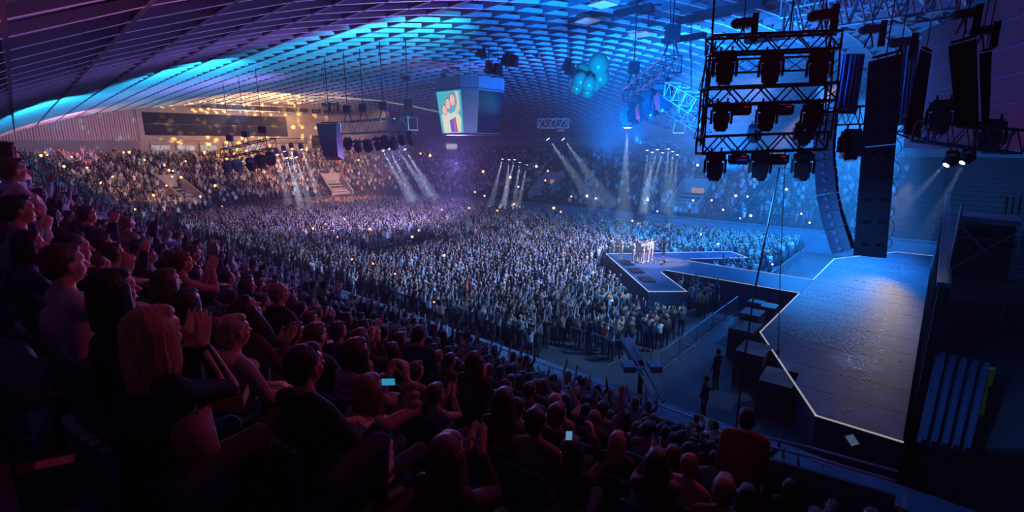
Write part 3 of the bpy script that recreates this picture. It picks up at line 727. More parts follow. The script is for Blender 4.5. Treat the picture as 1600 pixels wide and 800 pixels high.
def crowd(name, places, temps, label, seed):
    """one joined crowd: places = (x, y, z, rot, scale)"""
    rg = np.random.default_rng(seed); rl = random.Random(seed); V, F, T = [], [], []; b = 0
    for (x, y, z, rz, s) in places:
        v, f, sl = temps[rl.randrange(len(temps))]
        c, sn = math.cos(rz), math.sin(rz); q = v * s
        V.append(np.stack([q[:, 0] * c - q[:, 1] * sn + x, q[:, 0] * sn + q[:, 1] * c + y, q[:, 2] + z], 1)); F.append(f + b); b += len(v)
        top = rl.choices(CTOPS, CW)[0]; br = rl.uniform(.7, 1.25)
        pal = np.array([rl.choice(SKINS), [min(.9, k * br) for k in top], (.03, .035, .06), (.04, .04, .04), rl.choices([h for _, h in HAIRS], (34, 34, 20, 12))[0]], np.float32)
        T.append(pal[sl])
    V = np.concatenate(V).astype(np.float32); F = np.concatenate(F).astype(np.int32); T = np.concatenate(T).astype(np.float32)
    me = bpy.data.meshes.new(name); me.vertices.add(len(V)); me.vertices.foreach_set('co', V.ravel())
    me.loops.add(F.size); me.loops.foreach_set('vertex_index', F.ravel()); me.polygons.add(len(F))
    me.polygons.foreach_set('loop_start', np.arange(0, F.size, 3, dtype=np.int32)); me.polygons.foreach_set('loop_total', np.full(len(F), 3, np.int32))
    me.update(calc_edges=True); a = me.attributes.new('tint', 'FLOAT_COLOR', 'POINT')
    a.data.foreach_set('color', np.concatenate([T, np.ones((len(T), 1), np.float32)], 1).ravel())
    me.materials.append(M_crowd); o = bpy.data.objects.new(name, me); C.objects.link(o)
    tag(o, label, 'crowd', None, 'stuff'); print('CROWD', name, len(places), len(F)); return o
MIDSIT = [mid_template(a, b) for a, b in ((0, 'short'), (1, 'bob'), (3, 'long'), (2, 'short'), (4, 'short'), (8, 'long'))]
MIDSTAND = [mid_template(a, b) for a, b in ((5, 'short'), (6, 'long'), (7, 'bob'), (5, 'ponytail'), (6, 'short'))]
FAR_ST = [far_template(('up', 'up')), far_template(('fwd', 'fwd'), False, .05), far_template(('down', 'up')), far_template(('down', 'down'), False, .06), far_template(('fwd', 'up')), far_template(('fwd', 'fwd'))]
FAR_SI = [far_template(('fwd', 'fwd'), True), far_template(('down', 'down'), True, .05), far_template(('up', 'up'), True), far_template(('down', 'fwd'), True, .03)]
A_, B_ = [], []
for d, x, y, z, k in rest:
    pl = (x, y, z, face_rot(x, y) + rr.uniform(-.5, .5), rr.uniform(.92, 1.06)); (A_ if d < 26 else B_).append(pl)
crowd('seated_crowd', A_, MIDSIT + MIDSTAND[:2], 'rows of spectators further along the near stand, dark clothes', 1)
crowd('distant_crowd', B_, FAR_SI + FAR_ST[:2], 'farthest spectators of the near stand, towards the end wall', 2)
# ---- standing crowd on the floor
VOM = []
def stage_gap(x, y):
    """True where nobody stands: stage, its runway, the arrow head and the lanes round them, the mixing desk and the crane lane"""
    if x > -8.6: return True
    if -14.5 < x and abs(y - 33.8) < 3.0: return True
    for sgn in (-1, 1):
        # arms of the arrow: from the tip (-19.4, 33.8) to (-11.3, 33.8 + sgn * 7)
        ax, ay = -18.6, 33.8; bx, by = -11.2, 33.8 + sgn * 7.2; L2 = (bx - ax) ** 2 + (by - ay) ** 2
        t = max(0, min(1, ((x - ax) * (bx - ax) + (y - ay) * (by - ay)) / L2))
        if math.hypot(x - ax - t * (bx - ax), y - ay - t * (by - ay)) < 2.1: return True
    if y < 19.3 and x > -13.5: return True
    if -40.5 < x < -33.5 and 22 < y < 31: return True            # mixing desk
    if abs((x + 34.5) - (y - 30) * -.0) < .8 and y > 30: return True    # barrier lane across the floor
    if 18.6 < y < 21.5 and x > -10.5: return True
    return False
N1, N2 = [], []
y = 17.0
while y < 52.8:
    x = -9.0
    while x > -72:
        x -= .56; X = x + rr.uniform(-.17, .17); Y = y + rr.uniform(-.17, .17)
        dd = depth_of((X, Y, 1)); 
        if stage_gap(X, Y) or bowl_off(X, Y) > (-2.4 if Y < 18 or X > -40 else -1.7): continue
        if rr.random() < (.10 if dd < 45 else .22): continue
        pl = (X, Y, 0, face_rot(X, Y, -15, 34) + rr.uniform(-.6, .6), rr.uniform(.90, 1.07)); (N1 if dd < 30 else N2).append(pl)
    y += .58
crowd('standing_crowd', N1, MIDSTAND, 'standing crowd on the floor between the crane and the runway', 3)
crowd('packed_crowd', N2, FAR_ST, 'packed standing crowd on the far part of the floor', 4)
# ---- seated crowd of the end and far stands
VOMS = [((283, 306), 3.0), ((527, 298), 3.4), ((706, 290), 2.2), ((852, 300), 3.0), ((1078, 318), 3.4)]
VP_ = [(hit(px, py), w_) for (px, py), w_ in VOMS]
P3 = []
for k in range(0, 17):
    o = outline(k * ROW_D + .4, 10)
    for (a, b) in zip(o[:-1], o[1:]):
        L = math.hypot(b[0] - a[0], b[1] - a[1]); n = int(L / .56)
        for i in range(n):
            t = (i + rr.random() * .5) / n; X = a[0] + (b[0] - a[0]) * t; Y = a[1] + (b[1] - a[1]) * t
            if Y < 16 and X > -61: continue
            z = tier_z(k, X, Y)
            if X > -3: continue
            if X > -45 and Y > 50 and rr.random() < .35: continue
            if rr.random() < .10: continue
            if any(math.hypot(X - v.x, Y - v.y) < w_ * .75 for v, w_ in VP_): continue
            px, py, d = pix_of((X, Y, z + 1))
            if px < -20 or px > 1480: continue
            P3.append((X, Y, z, face_rot(X, Y, -20, 34) + rr.uniform(-.3, .3), rr.uniform(.92, 1.06)))
crowd('stand_crowd', P3, FAR_SI + FAR_ST[:2], 'spectators filling the end stand and the far stand', 5)
# ------------------------------------------------------------------ stage, runway and arrow-shaped platform
ZS = 1.5; YC = 33.8
main_poly = [(-5.4, 35.8), (-5.4, 43.6), (-2.0, 49.8), (.2, 49.8), (.2, 17.2), (-2.0, 17.2), (-5.4, 23.8), (-5.4, 31.8)]
M_edge = mat('stage_edge_strip', (.8, .75, .65), .4, emit=(.8, .75, .62), estr=.35)
M_conf = mat('confetti_paper', (.95, .85, .75), .35)
mb = MB(); mb.prism(main_poly[::-1], 0, ZS); stage = mb.build('stage', [M_stage], label='main stage with a wet looking dark blue deck and pale lit rim', cat='stage')
def strip(pts, parent, w=.06, nme='edge_strip'):
    for a, b in zip(pts[:-1], pts[1:]):
        a = Vector((*a, ZS + .012)); b = Vector((*b, ZS + .012)); q = (b - a).to_track_quat('X', 'Z').to_matrix()
        m = MB(); m.box((a + b) / 2, ((b - a).length + w, w, .03), q); m.build(nme, M_edge, parent)
strip([(-5.4, 35.8), (-5.4, 43.6), (-2.0, 49.8), (.2, 49.8)], stage); strip([(-5.4, 31.8), (-5.4, 23.8), (-2.0, 17.2), (.2, 17.2)], stage)
mb = MB(); mb.prism([(-13.6, 31.9), (-5.42, 31.9), (-5.42, 35.7), (-13.6, 35.7)], 0, ZS); runway = mb.build('runway', [M_stage], label='straight runway joining the main stage to the arrow-shaped platform', cat='runway')
strip([(-13.6, 31.9), (-5.45, 31.9)], runway, .05); strip([(-13.6, 35.7), (-5.45, 35.7)], runway, .05)
arrow = [(-19.4, 33.8), (-12.2, 26.4), (-10.5, 27.9), (-13.62, 31.2), (-13.62, 36.4), (-10.5, 39.7), (-12.2, 41.2)]
mb = MB(); mb.prism(arrow[::-1], 0, ZS) if False else mb.prism(arrow, 0, ZS); head = mb.build('arrow_platform', [M_stage], label='arrow-shaped platform in the crowd where the performers stand', cat='platform')
strip(arrow[:4], head, .05); strip(arrow[4:] + arrow[:1], head, .05)
for i, t in enumerate((.25, .5, .75)):        # dark monitor wells in the near arm
    c = Vector((-18.2, 33.6, ZS)).lerp(Vector((-11.9, 27.2, ZS)), t); m = MB(); m.box(c + Vector((0, 0, .03)), (1.3, .8, .06), Matrix.Rotation(-PI / 4, 3, 'Z')); m.build('monitor_hatch', M_black, head)
# deck seams of the main stage
for i in range(1, 16):
    y = 17.2 + i * 2.0; x0 = -5.3 if 23.8 < y < 43.6 else (-5.4 + 3.4 * ((23.8 - y) / 6.6 if y < 20 else (y - 43.6) / 6.2) + .1)
    m = MB(); m.box(((x0 + .1) / 2, y, ZS + .001), (.1 - x0, .02, .006)); m.build('deck_seam', M_black, stage)
def scatter_conf(name, cx, cy, sx, sy, n, seed, label, z=ZS):
    r_ = random.Random(seed); m = MB()
    for i in range(n):
        x = r_.gauss(cx, sx); y = r_.gauss(cy, sy); s_ = r_.uniform(.028, .05)
        inside = (x < -.1 and (-5.3 < x and 23.8 < y < 43.6 or (17.3 < y < 49 and x > -1.9)))
        if not inside: continue
        m.box((x, y, z + .015), (s_, s_ * 1.6, .006), Matrix.Rotation(r_.uniform(0, 6), 3, 'Z') @ Matrix.Rotation(r_.uniform(-.12, .12), 3, 'X'))
    o = m.build(name, M_conf); tag(o, label, 'confetti', None, 'stuff')
scatter_conf('confetti', -3.0, 24.0, .9, 2.4, 1500, 3, 'dense patch of paper confetti lying on the near corner of the stage')
scatter_conf('confetti', -2.8, 34.0, 1.3, 6.5, 1500, 4, 'loose paper confetti strewn along the middle of the stage')
# wedge of pale cloth and the back wall of the stage, seen almost edge on
M_cloth2 = mat('pale_backdrop', (.55, .65, .8), .8, noise_amt=.2, scale=1.5)
bd = thing('stage_backdrop', 'tall pale blue backdrop wall closing the rear of the stage', 'backdrop', (.45, 33, 0))
m = MB(); m.box((.0, 0, 3.1), (.16, 31, 6.2)); m.build('panel', M_cloth2, bd)
for i in range(11): m = MB(); m.box((.0, -15.5 + 3.1 * i, 3.15), (.26, .12, 6.3)); m.build('panel_frame', M_black, bd)
m = MB(); m.box((-.03, 0, 6.28), (.30, 31.2, .12)); m.build('top_rail', M_rail, bd)

# ---- subwoofers, monitors and boxes in front of the stage
M_box = mat('black_speaker_cabinet', (.035, .04, .055), .55, noise_amt=.2, scale=10)
def sub(x, y, z, rz, sx, sy, sz, label, group='black speaker boxes in front of the stage', nme='subwoofer'):
    t = thing(nme, label, 'speaker', (x, y, z), rz, group)
    m = MB(); m.box((0, 0, sz / 2), (sx, sy, sz)); m.build('cabinet', M_box, t)
    m = MB(); m.box((-sx / 2 - .012, 0, sz / 2), (.02, sy * .9, sz * .86)); m.build('grille', mat('speaker_grille', (.02, .02, .025), .4, .6), t)
    m = MB(); m.box((0, -sy / 2 - .008, sz * .6), (.22, .02, .10)); m.build('handle', M_black, t); return t
def on_floor(px, py, z=0):
    r0 = pt(px, py, 1) - Vector((0, 0, CAMZ)); t_ = (z - CAMZ) / r0.z; return Vector((r0.x * t_, r0.y * t_, z))
sub(*on_floor(1210, 645).xy, 0, .05, 1.1, 1.5, 1.5, 'large black subwoofer box nearest to the near stand, below the stage corner')
sub(*on_floor(1172, 598).xy, 0, .0, 1.1, 1.5, 1.6, 'large black subwoofer box behind the nearest one, left of the stage rim')
sub(*on_floor(1160, 555).xy, 0, .0, 1.1, 1.5, 1.5, 'black subwoofer box beside the leftmost corner of the stage')
sub(*on_floor(1172, 520).xy, 0, .0, 1.0, 1.2, 1.2, 'black subwoofer box third from the near stand')
for i, (px, py) in enumerate(((1200, 500), (1215, 488), (1228, 476), (1180, 492), (1205, 474))):
    sub(*on_floor(px, py).xy, 0, 0, .8, 1.0, .9, 'small dark monitor box beneath the slanting rim between runway and corner', 'monitor boxes beside the runway', 'monitor_speaker')
# ---- crowd barriers
M_bar = mat('barrier_steel', (.35, .45, .55), .35, .7)
def barrier(x, y, rz, label, group):
    t = thing('crowd_barrier', label, 'barrier', (x, y, 0), rz, group)
    m = MB(); pts = [(-1.0, 0, .15), (-1.0, 0, 1.0), (-.92, 0, 1.1), (.92, 0, 1.1), (1.0, 0, 1.0), (1.0, 0, .15), (-1.0, 0, .15)]; m.path(pts, .02, 5); m.build('frame', M_bar, t)
    if not BARS: 
        m = MB()
        for i in range(15): BARS.append(None); m.tube((-.93 + i * .133, 0, .15), (-.93 + i * .133, 0, 1.1), .008, n=4)
        BARS[:] = [m.mesh('bars', M_bar)]
        m = MB(); m.box((0, .3, .02), (.06, .7, .03)); BARS.append(m.mesh('foot', M_bar))
    for x_ in (-.8, .8): o = bpy.data.objects.new('foot', BARS[1]); C.objects.link(o); o.parent = t; o.location.x = x_
    o = bpy.data.objects.new('bars', BARS[0]); C.objects.link(o); o.parent = t; o['kind'] = 'stuff'; return t
BARS = []
def barrier_line(a, b, label, group):
    a = Vector((*a, 0)); b = Vector((*b, 0)); n = max(1, int((b - a).length / 2.05)); rz = math.atan2((b - a).y, (b - a).x)
    for i in range(n): p = a.lerp(b, (i + .5) / n); barrier(p.x, p.y, rz, label, group)
barrier_line((-8.3, 19.6), (-8.3, 30.4), 'steel crowd barrier between the standing crowd and the stage lane', 'barriers facing the stage')
barrier_line((-8.5, 19.5), (-13.2, 19.5), 'steel crowd barrier along the lane below the near stand', 'barriers along the near lane')
barrier_line((-8.3, 37.2), (-8.3, 49.5), 'steel crowd barrier on the far side of the runway', 'barriers beyond the runway')
barrier_line((-34.6, 31), (-34.6, 50), 'crowd barrier of the lane crossing the middle of the floor', 'barriers of the middle lane')
barrier_line((-41, 22), (-33, 22), 'crowd barrier round the dark mixing desk', 'barriers round the mixing desk')
barrier_line((-33.2, 22), (-33.2, 31), 'crowd barrier between mixing desk and stage side crowd', 'barriers round the mixing desk, stage side')
# mixing desk platform
t = thing('mixing_desk', 'low dark platform with mixing desks in the middle of the floor', 'mixing desk', (-37, 26.5, 0))
m = MB(); m.box((0, 0, .2), (6, 7.5, .4)); m.build('platform', M_blackm, t)
for i in range(3): m = MB(); m.box((1.8, -2.3 + i * 2.3, .95), (.9, 1.9, .2), Matrix.Rotation(.25, 3, 'Y')); m.box((1.8, -2.3 + i * 2.3, .6), (.7, 1.7, .5)); m.build('console', M_black, t)
# ---- railing on the near ledge
rl_ = thing('ledge_railing', 'thin handrail on short posts along the ledge in front of the near stand', 'railing', (0, 15.1, .95))
for i in range(24):
    m = MB(); m.tube((-1.4 - 1.9 * i, 0, 0), (-1.4 - 1.9 * i, 0, .22), .02, n=5); m.build('post', M_rail, rl_)
m = MB(); m.tube((-1.2, 0, .22), (-46, 0, .22), .028, n=6); m.build('rail', M_rail, rl_)
# ---- camera crane (jib) over the near lane
crb = on_floor(985, 625); tip = pt(975, 528, 21.0); tail = pt(1030, 628, 16.2)
cr = thing('camera_crane', 'long dark camera crane arm pointing up over the barrier lane', 'camera crane', (0, 0, 0))
ax = (tip - tail).normalized(); sd = ax.cross(Vector((0, 0, 1))).normalized()
m = MB()
for o_ in (-.14, .14): m.tube(tail + sd * o_, tip + sd * o_, .05, n=6)
for o_ in (-.14, .14): m.tube(tail + sd * o_ + Vector((0, 0, .25)), tip + sd * o_ + Vector((0, 0, .18)), .025, n=5)
m.build('arm', mat('crane_arm_metal', (.06, .10, .15), .35, .6), cr)
m = MB(); mid = tail.lerp(tip, .72); q = (tip - tail).to_track_quat('X', 'Z').to_matrix(); m.box(mid + Vector((0, 0, .05)), (2.0, .45, .25), q); m.build('arm_cover', mat('crane_cover', (.05, .09, .16), .5), cr)
mid = tail.lerp(tip, .45)
for d_ in (-.6, .6): m = MB(); m.box(mid + sd * d_ * .8 + Vector((0, 0, .1)), (.55, .45, .25), q); m.build('counterweight', mat('weight_grey', (.2, .3, .36), .5), cr)
m = MB(); foot_ = Vector((mid.x, mid.y, 0)); m.tube(foot_ + Vector((0, 0, .5)), mid, .09, n=8); m.build('column', M_black, cr)
for a_ in range(3):
    m = MB(); v = Vector((math.cos(a_ * 2.1 + .4), math.sin(a_ * 2.1 + .4), 0)); m.tube(foot_ + v * .9, foot_ + Vector((0, 0, .9)), .035, n=6); m.build('leg', M_black, cr)
m = MB(); m.box(tip + Vector((0, 0, -.25)), (.3, .45, .3)); m.build('camera_head', M_black, cr)
m = MB(); m.tube(tail + Vector((0, 0, .1)), tail + Vector((.9, -.7, -1.6)), .012, n=4); m.build('guide_rod', M_rail, cr)
# ---- people at work and on stage
_face2 = []
def worker(px, py, z, arms, top, label, group, rz, s=1.02, style='short', hairc=BK, trou=None, lean=0.0, scale=1.0, turnhead=0.0, at=None, mats=None):
    p = at if at is not None else on_floor(px, py, z); P, E, Mh, HP = figure(False, arms, lean, turnhead)
    ms = list(mats or BODYM2); o = bpy.data.objects.new('person', grow('person', P, E, .009, ms, 3000, 2)); C.objects.link(o); o.location = p; o.rotation_euler = (0, 0, rz); o.scale = (s,) * 3
    o.color = (*top, 1); tag(o, label, 'person', group)
    hp, he = hair_shapes(style, Mh); h = bpy.data.objects.new('hair', grow('hair', hp, he, .011, [M_hair], 500, 2)); C.objects.link(h); h.parent = o; h.color = (*hairc, 1); return o, Mh, HP
worker(1117, 608, 0, 'down', (.02, .03, .06), 'security man in black standing in the lane, legs apart, facing the crowd', 'crew', face_rot(-6, 20, -20, 24), 1.05)
worker(1098, 655, 0, 'down', (.02, .03, .05), 'crew member in dark hooded top walking below the near ledge', 'crew', 2.2)
worker(1155, 545, 0, 'down', (.02, .03, .05), 'dark figure beside the subwoofers at the barrier corner', 'crew', 1.2)
SUIT = mat('pale_suit', (.85, .62, .45), .7)
M_wtr = [M_skin, M_cloth, SUIT, SUIT, M_cloth]
ws = (.85, .68, .55)
worker(970, 404, ZS, ('lap', 'lap'), ws, 'guitarist in pale suit striding at the left of the platform', 'performers', 2.9, .98, 'short', DB, mats=M_wtr, lean=.15)
for i, (px, py, ar, lb) in enumerate([(989, 411, ('mic', 'down'), 'singer in a cream suit, leftmost of the close group'), (996, 409, ('down', 'up'), 'singer in a cream suit, second from left in the close group'), (1003, 411, ('mic', 'wide'), 'singer in a cream suit in the middle of the close group'),
      (1010, 409, ('down', 'mic'), 'singer in a cream suit, second from right in the close group'), (1016, 407, ('wide', 'mic'), 'singer in a cream suit, rightmost of the close group')]):
    worker(px, py, ZS, ar, ws, lb, 'performers', 2.2 + .35 * i, 1.0, 'short', DB if i % 2 else BR, mats=M_wtr)
worker(1037, 397, ZS, ('lap', 'lap'), (.03, .03, .10), 'bass player in dark blue clothes at the rear edge of the platform', 'performers', 2.4, 1.0, 'short', BK)
# guitars
for (px, py, lb, c_) in ((970, 404, 'electric guitar carried by the striding guitarist', (.5, .2, .1)), (1037, 397, 'bass guitar carried by the dark dressed player', (.3, .05, .05))):
    p = on_floor(px, py, ZS) + Vector((-.05, -.30, 1.08)); t = thing('guitar', lb, 'guitar', p)
    m = MB(); m.ell((0, 0, 0), (.17, .03, .13), None, 14, 8); m.ell((.16, 0, .03), (.11, .028, .09), None, 12, 8); m.build('body', mat('guitar_%d' % px, c_, .3), t)
    m = MB(); m.box((.5, 0, .12), (.55, .02, .045), Matrix.Rotation(-.25, 3, 'Y')); m.build('neck', mat('guitar_neck', (.2, .12, .06), .5), t)
    m = MB(); m.box((.82, 0, .2), (.14, .02, .07), Matrix.Rotation(-.25, 3, 'Y')); m.build('headstock', M_black, t)
# little bright instruments at the lower stage corner: monitor stand in the lane
t = thing('microphone_stand', 'microphone stand with reddish head at the near rim of the stage', 'stand', on_floor(1208, 600))
m = MB(); m.tube((0, 0, 0), (0, 0, 1.5), .02, n=6); m.build('pole', M_rail, t); m = MB(); m.ell((0, 0, 1.55), (.09, .09, .12)); m.build('head', mat('red_head', (.7, .2, .15), .5), t)
m = MB(); m.tube((-.25, 0, .02), (.25, 0, .02), .02, n=5); m.tube((0, -.25, .02), (0, .25, .02), .02, n=5); m.build('base', M_black, t)

# ------------------------------------------------------------------ stair portals in the stands
M_port = mat('portal_render', (.42, .36, .38), .8, noise_amt=.2, scale=1)
M_dim = emat('portal_dim_light', (1, .62, .4), .35)
for i, (v, w_) in enumerate(VP_):
    g = Vector((v.x, v.y, 0)); cx, cy = XE + RC + 4, (YN + YF) / 2
    if v.x > XE + RC: dirv = Vector((0, 1, 0))
    else: dirv = Vector((v.x - (XE + RC), (v.y - (YF - RC if v.y > YF - RC else (YN + RC if v.y < YN + RC else v.y))), 0)); dirv = dirv.normalized() if dirv.length > .1 else Vector((-1, 0, 0))
    rz = math.atan2(dirv.y, dirv.x) - PI / 2                       # local +Y runs up the stand
    z = ground_z(v.x, v.y); pr = bpy.data.objects.new('stair_portal', None); C.objects.link(pr); pr.location = (v.x, v.y, z); pr.rotation_euler = (0, 0, rz); pr['kind'] = 'structure'
    h = w_ / 2
    for sx in (-1, 1):
        m = MB(); x0 = sx * h
        m.add([(x0 - .1, -2.2, -1.2), (x0 + .1, -2.2, -1.2), (x0 + .1, 2.2, .8), (x0 - .1, 2.2, .8), (x0 - .1, -2.2, -.2), (x0 + .1, -2.2, -.2), (x0 + .1, 2.2, 2.6), (x0 - .1, 2.2, 2.6)], [(3, 2, 1, 0), (4, 5, 6, 7), (0, 1, 5, 4), (1, 2, 6, 5), (2, 3, 7, 6), (3, 0, 4, 7)])
        m.build('side_wall', M_port, pr)
    m = MB(); m.box((0, 2.3, .9), (w_ + .2, .25, 3.2)); m.build('rear_wall', M_port, pr)
    m = MB()
    for k in range(8): m.box((0, -2.0 + .5 * k, -1.0 + .2 * k), (w_ - .3, .5, .3))
    m.build('steps', M_port, pr)
    m = MB(); m.box((0, 2.12, .5), (w_ * .45, .08, 1.7)); m.build('doorway', M_dim, pr)
# ------------------------------------------------------------------ score board, windows and niches of the end wall
def SW(S, T, z): return R1 * S + R2 * T + Vector((0, 0, z))
MW = Matrix((R2, Vector((0, 0, 1)), R2.cross(Vector((0, 0, 1))))).transposed()   # local X along the wall, local Y up
def wallbox(m, T0, T1, z0, z1, out, th): m.box(SW(SEND - out - th / 2, (T0 + T1) / 2, (z0 + z1) / 2), (T1 - T0, z1 - z0, th), MW)
M_led = mat('dark_led_board', (.012, .010, .018), .7, noise_amt=.3, scale=2, spec=.15)
sb = thing('score_board', 'long dark display board in a pale frame on the end wall', 'display board', SW(SEND, 25, 10))
sb_inv = Matrix.Translation(-SW(SEND, 25, 10))
def wb(nme, ma, T0, T1, z0, z1, out, th, parent):
    m = MB(); wallbox(m, T0, T1, z0, z1, out, th); o = m.build(nme, ma, parent)
    if parent and parent.type == 'EMPTY': o.matrix_parent_inverse = Matrix.Translation(-parent.location)
    return o
for i in range(8):
    for j in range(2):
        wb('display_panel', M_led, 14.3 + i * 2.66 + .02, 14.3 + (i + 1) * 2.66 - .02, 11.3 + j * 1.72 + .02, 11.3 + (j + 1) * 1.72 - .02, .35, .12, sb)
for a in ((13.6, 36.3, 10.5, 11.3), (13.6, 36.3, 14.75, 15.2), (13.6, 14.3, 11.3, 14.75), (35.6, 36.3, 11.3, 14.75)): wb('frame', M_endwall, *a, .3, .3, sb)
# lit windows under the board
M_win = emat('lit_window', (.75, .72, .85), .55)
for i, T in enumerate((14.8, 18.2, 21.4, 25.0, 28.3)):
    w_ = thing('window_%d' % (i + 1), None, None, SW(SEND, T, 9)); w_['kind'] = 'structure'
    wb('pane', M_win, T + .1, T + 2.5, 9.0, 9.8, .32, .05, w_)
    for a in ((T, T + 2.6, 9.8, 10.15), (T, T + 2.6, 8.7, 9.0), (T, T + .1, 9.0, 9.8), (T + 2.5, T + 2.6, 9.0, 9.8)): wb('window_frame', M_endwall, *a, .28, .2, w_)
    wb('mullion', M_black, T + 1.25, T + 1.3, 9.0, 9.8, .38, .05, w_)
for T0, T1, z0, z1, n_ in ((40, 44, 9.2, 11.6, 'dark_opening'), (46.5, 51, 9.0, 12.2, 'niche'), (54, 62, 8.9, 11.2, 'niche'), (66, 69, 9, 11, 'niche'), (71.5, 74.5, 8.8, 10.0, 'lit_opening')):
    wb('trim_niche', {'dark_opening': M_blackm, 'niche': mat('niche_paint', (.62, .55, .58), .8), 'lit_opening': M_win}[n_], T0, T1, z0, z1, .3, .12, wall_end)
# service gallery above the board: walkway with small cabinets
gl = thing('service_gallery', 'service walkway with dark cabinets hanging above the display board', 'walkway', SW(88, 36, 15.2))
def wb2(nme, ma, S, T0, T1, z0, z1, th, parent):
    m = MB(); m.box(SW(S, (T0 + T1) / 2, (z0 + z1) / 2), (T1 - T0, z1 - z0, th), MW); o = m.build(nme, ma, parent); o.matrix_parent_inverse = Matrix.Translation(-parent.location); return o
wb2('deck', M_rail, 88, 22, 52, 15.1, 15.2, .8, gl); wb2('rail', M_rail, 87.6, 22, 52, 16.0, 16.06, .06, gl)
for i in range(14): wb2('cabinet', M_black, 88, 23 + i * 2.1, 24.2 + i * 2.1, 15.2, 15.9, .5, gl)
for i in range(8): m = MB(); m.tube(SW(88, 23 + i * 4, 15.2), SW(88, 23 + i * 4, 18), .04, n=4); o = m.build('hanger', M_black, gl); o.matrix_parent_inverse = Matrix.Translation(-gl.location)
# long bands of the far wall
for z0, z1, c_ in ((9.6, 11.2, (.42, .42, .5)), (12.2, 12.6, (.25, .27, .35))):
    m = MB(); a = SW(-25, 78.6, z0); 
    m.add([SW(-25, 78.9, z0), SW(94, 78.9, z0), SW(94, 78.9, z1), SW(-25, 78.9, z1), SW(-25, 78.3, z0), SW(94, 78.3, z0), SW(94, 78.3, z1), SW(-25, 78.3, z1)], [(0, 1, 2, 3), (7, 6, 5, 4), (0, 4, 5, 1), (1, 5, 6, 2), (2, 6, 7, 3), (3, 7, 4, 0)])
    m.build('fascia', mat('fascia_%d' % int(z0), c_, .7), wall_far)

# ------------------------------------------------------------------ video cube
cube = thing('video_cube', 'four-sided hanging video cube with a pale top band', 'video cube', (-35.2, 34.6, 10.95))
def ring(w, c):      # octagon: half width w, chamfer c
    h = w / 2; return [(-h + c, -h), (h - c, -h), (h, -h + c), (h, h - c), (h - c, h), (-h + c, h), (-h, h - c), (-h, -h + c)]
def loft(m, r0, z0, r1, z1, caps=True):
    n = len(r0); m.add([(x, y, z0) for x, y in r0] + [(x, y, z1) for x, y in r1], [(i, (i + 1) % n, n + (i + 1) % n, n + i) for i in range(n)] + ([tuple(range(n - 1, -1, -1)), tuple(range(n, 2 * n))] if caps else []))
M_cw = mat('cube_casing', (.42, .42, .58), .5, noise_amt=.1, scale=3)
m = MB(); loft(m, ring(5.7, 1.15), 3.95, ring(5.7, 1.15), 4.95); m.build('top_band', M_cw, cube)
m = MB(); loft(m, ring(4.6, .80), 0, ring(5.6, 1.13), 3.9); m.build('casing', M_cw, cube)
m = MB(); loft(m, ring(5.64, 1.14), 3.88, ring(5.64, 1.14), 3.97); m.build('joint', M_black, cube)
def facequad(side, u0, u1, v0, v1, out):
    """patch on a sloping face; side 0: towards -Y, 1: towards +X; u,v in 0..1"""
    def P_(u, v):
        hw = (4.6 + v * 1.0) / 2; fl = hw - (.80 + .33 * v); a = (2 * u - 1) * fl * .97; o_ = hw + out
        return (a, -o_, v * 3.9) if side == 0 else (o_, a, v * 3.9)
    return [P_(u0, v0), P_(u1, v0), P_(u1, v1), P_(u0, v1)]
def slabpatch(m, side, poly, out, th=.03):
    def P_(u, v, o2):
        hw = (4.6 + v * 1.0) / 2; fl = hw - (.80 + .33 * v); a = (2 * u - 1) * fl * .97; o_ = hw + o2
        return (a, -o_, v * 3.9) if side == 0 else (o_, a, v * 3.9)
    n = len(poly); m.add([P_(u, v, out) for u, v in poly] + [P_(u, v, out + th) for u, v in poly], [tuple(range(n, 2 * n)), tuple(range(n - 1, -1, -1))] + [(i, (i + 1) % n, n + (i + 1) % n, n + i) for i in range(n)])
m = MB(); slabpatch(m, 0, [(0, .01), (1, .01), (1, .96), (0, .96)], 0, .05); scr = m.build('screen', emat('cube_screen_cyan', (.08, .62, .75), .75), cube)
def oval(cu, cv, ru, rv, rot=0, n=14): return [(cu + math.cos(t) * ru * math.cos(rot) - math.sin(t) * rv * math.sin(rot), cv + math.cos(t) * ru * math.sin(rot) + math.sin(t) * rv * math.cos(rot)) for t in [2 * PI * i / n for i in range(n)]]
PINKS = emat('screen_skin', (.95, .72, .62), .8); REDS = emat('screen_red', (.75, .12, .25), .7); VIOS = emat('screen_violet', (.25, .15, .75), .7); WHS = emat('screen_white', (.95, .9, .8), .8)
k_ = 0
for poly, ma in (([(.12, .02), (.9, .02), (.95, .35), (.75, .52), (.5, .45), (.3, .55), (.1, .42)], WHS), (oval(.27, .55, .13, .13), REDS), (oval(.27, .54, .10, .11), PINKS), (oval(.45, .68, .13, .15), REDS), (oval(.45, .67, .10, .12), PINKS),
                 (oval(.66, .76, .13, .16), REDS), (oval(.66, .75, .10, .13), PINKS), ([(.78, .40), (.95, .55), (.92, .92), (.80, .95), (.86, .70), (.72, .5)], PINKS), ([(.48, .03), (.68, .03), (.62, .35), (.45, .30)], VIOS), ([(.70, .03), (.78, .03), (.72, .38), (.64, .34)], REDS)):
    m = MB(); slabpatch(m, 0, poly, .05 + .006 * k_, .02); m.build('picture_patch', ma, scr); k_ += 1
m = MB(); slabpatch(m, 1, [(0, .01), (1, .01), (1, .96), (0, .96)], 0, .05); m.build('dark_screen', mat('dark_screen', (.02, .02, .05), .7, spec=.1), cube)
m = MB(); loft(m, ring(4.3, .8), -.12, ring(4.4, .8), .0); m.build('underside', M_black, cube)
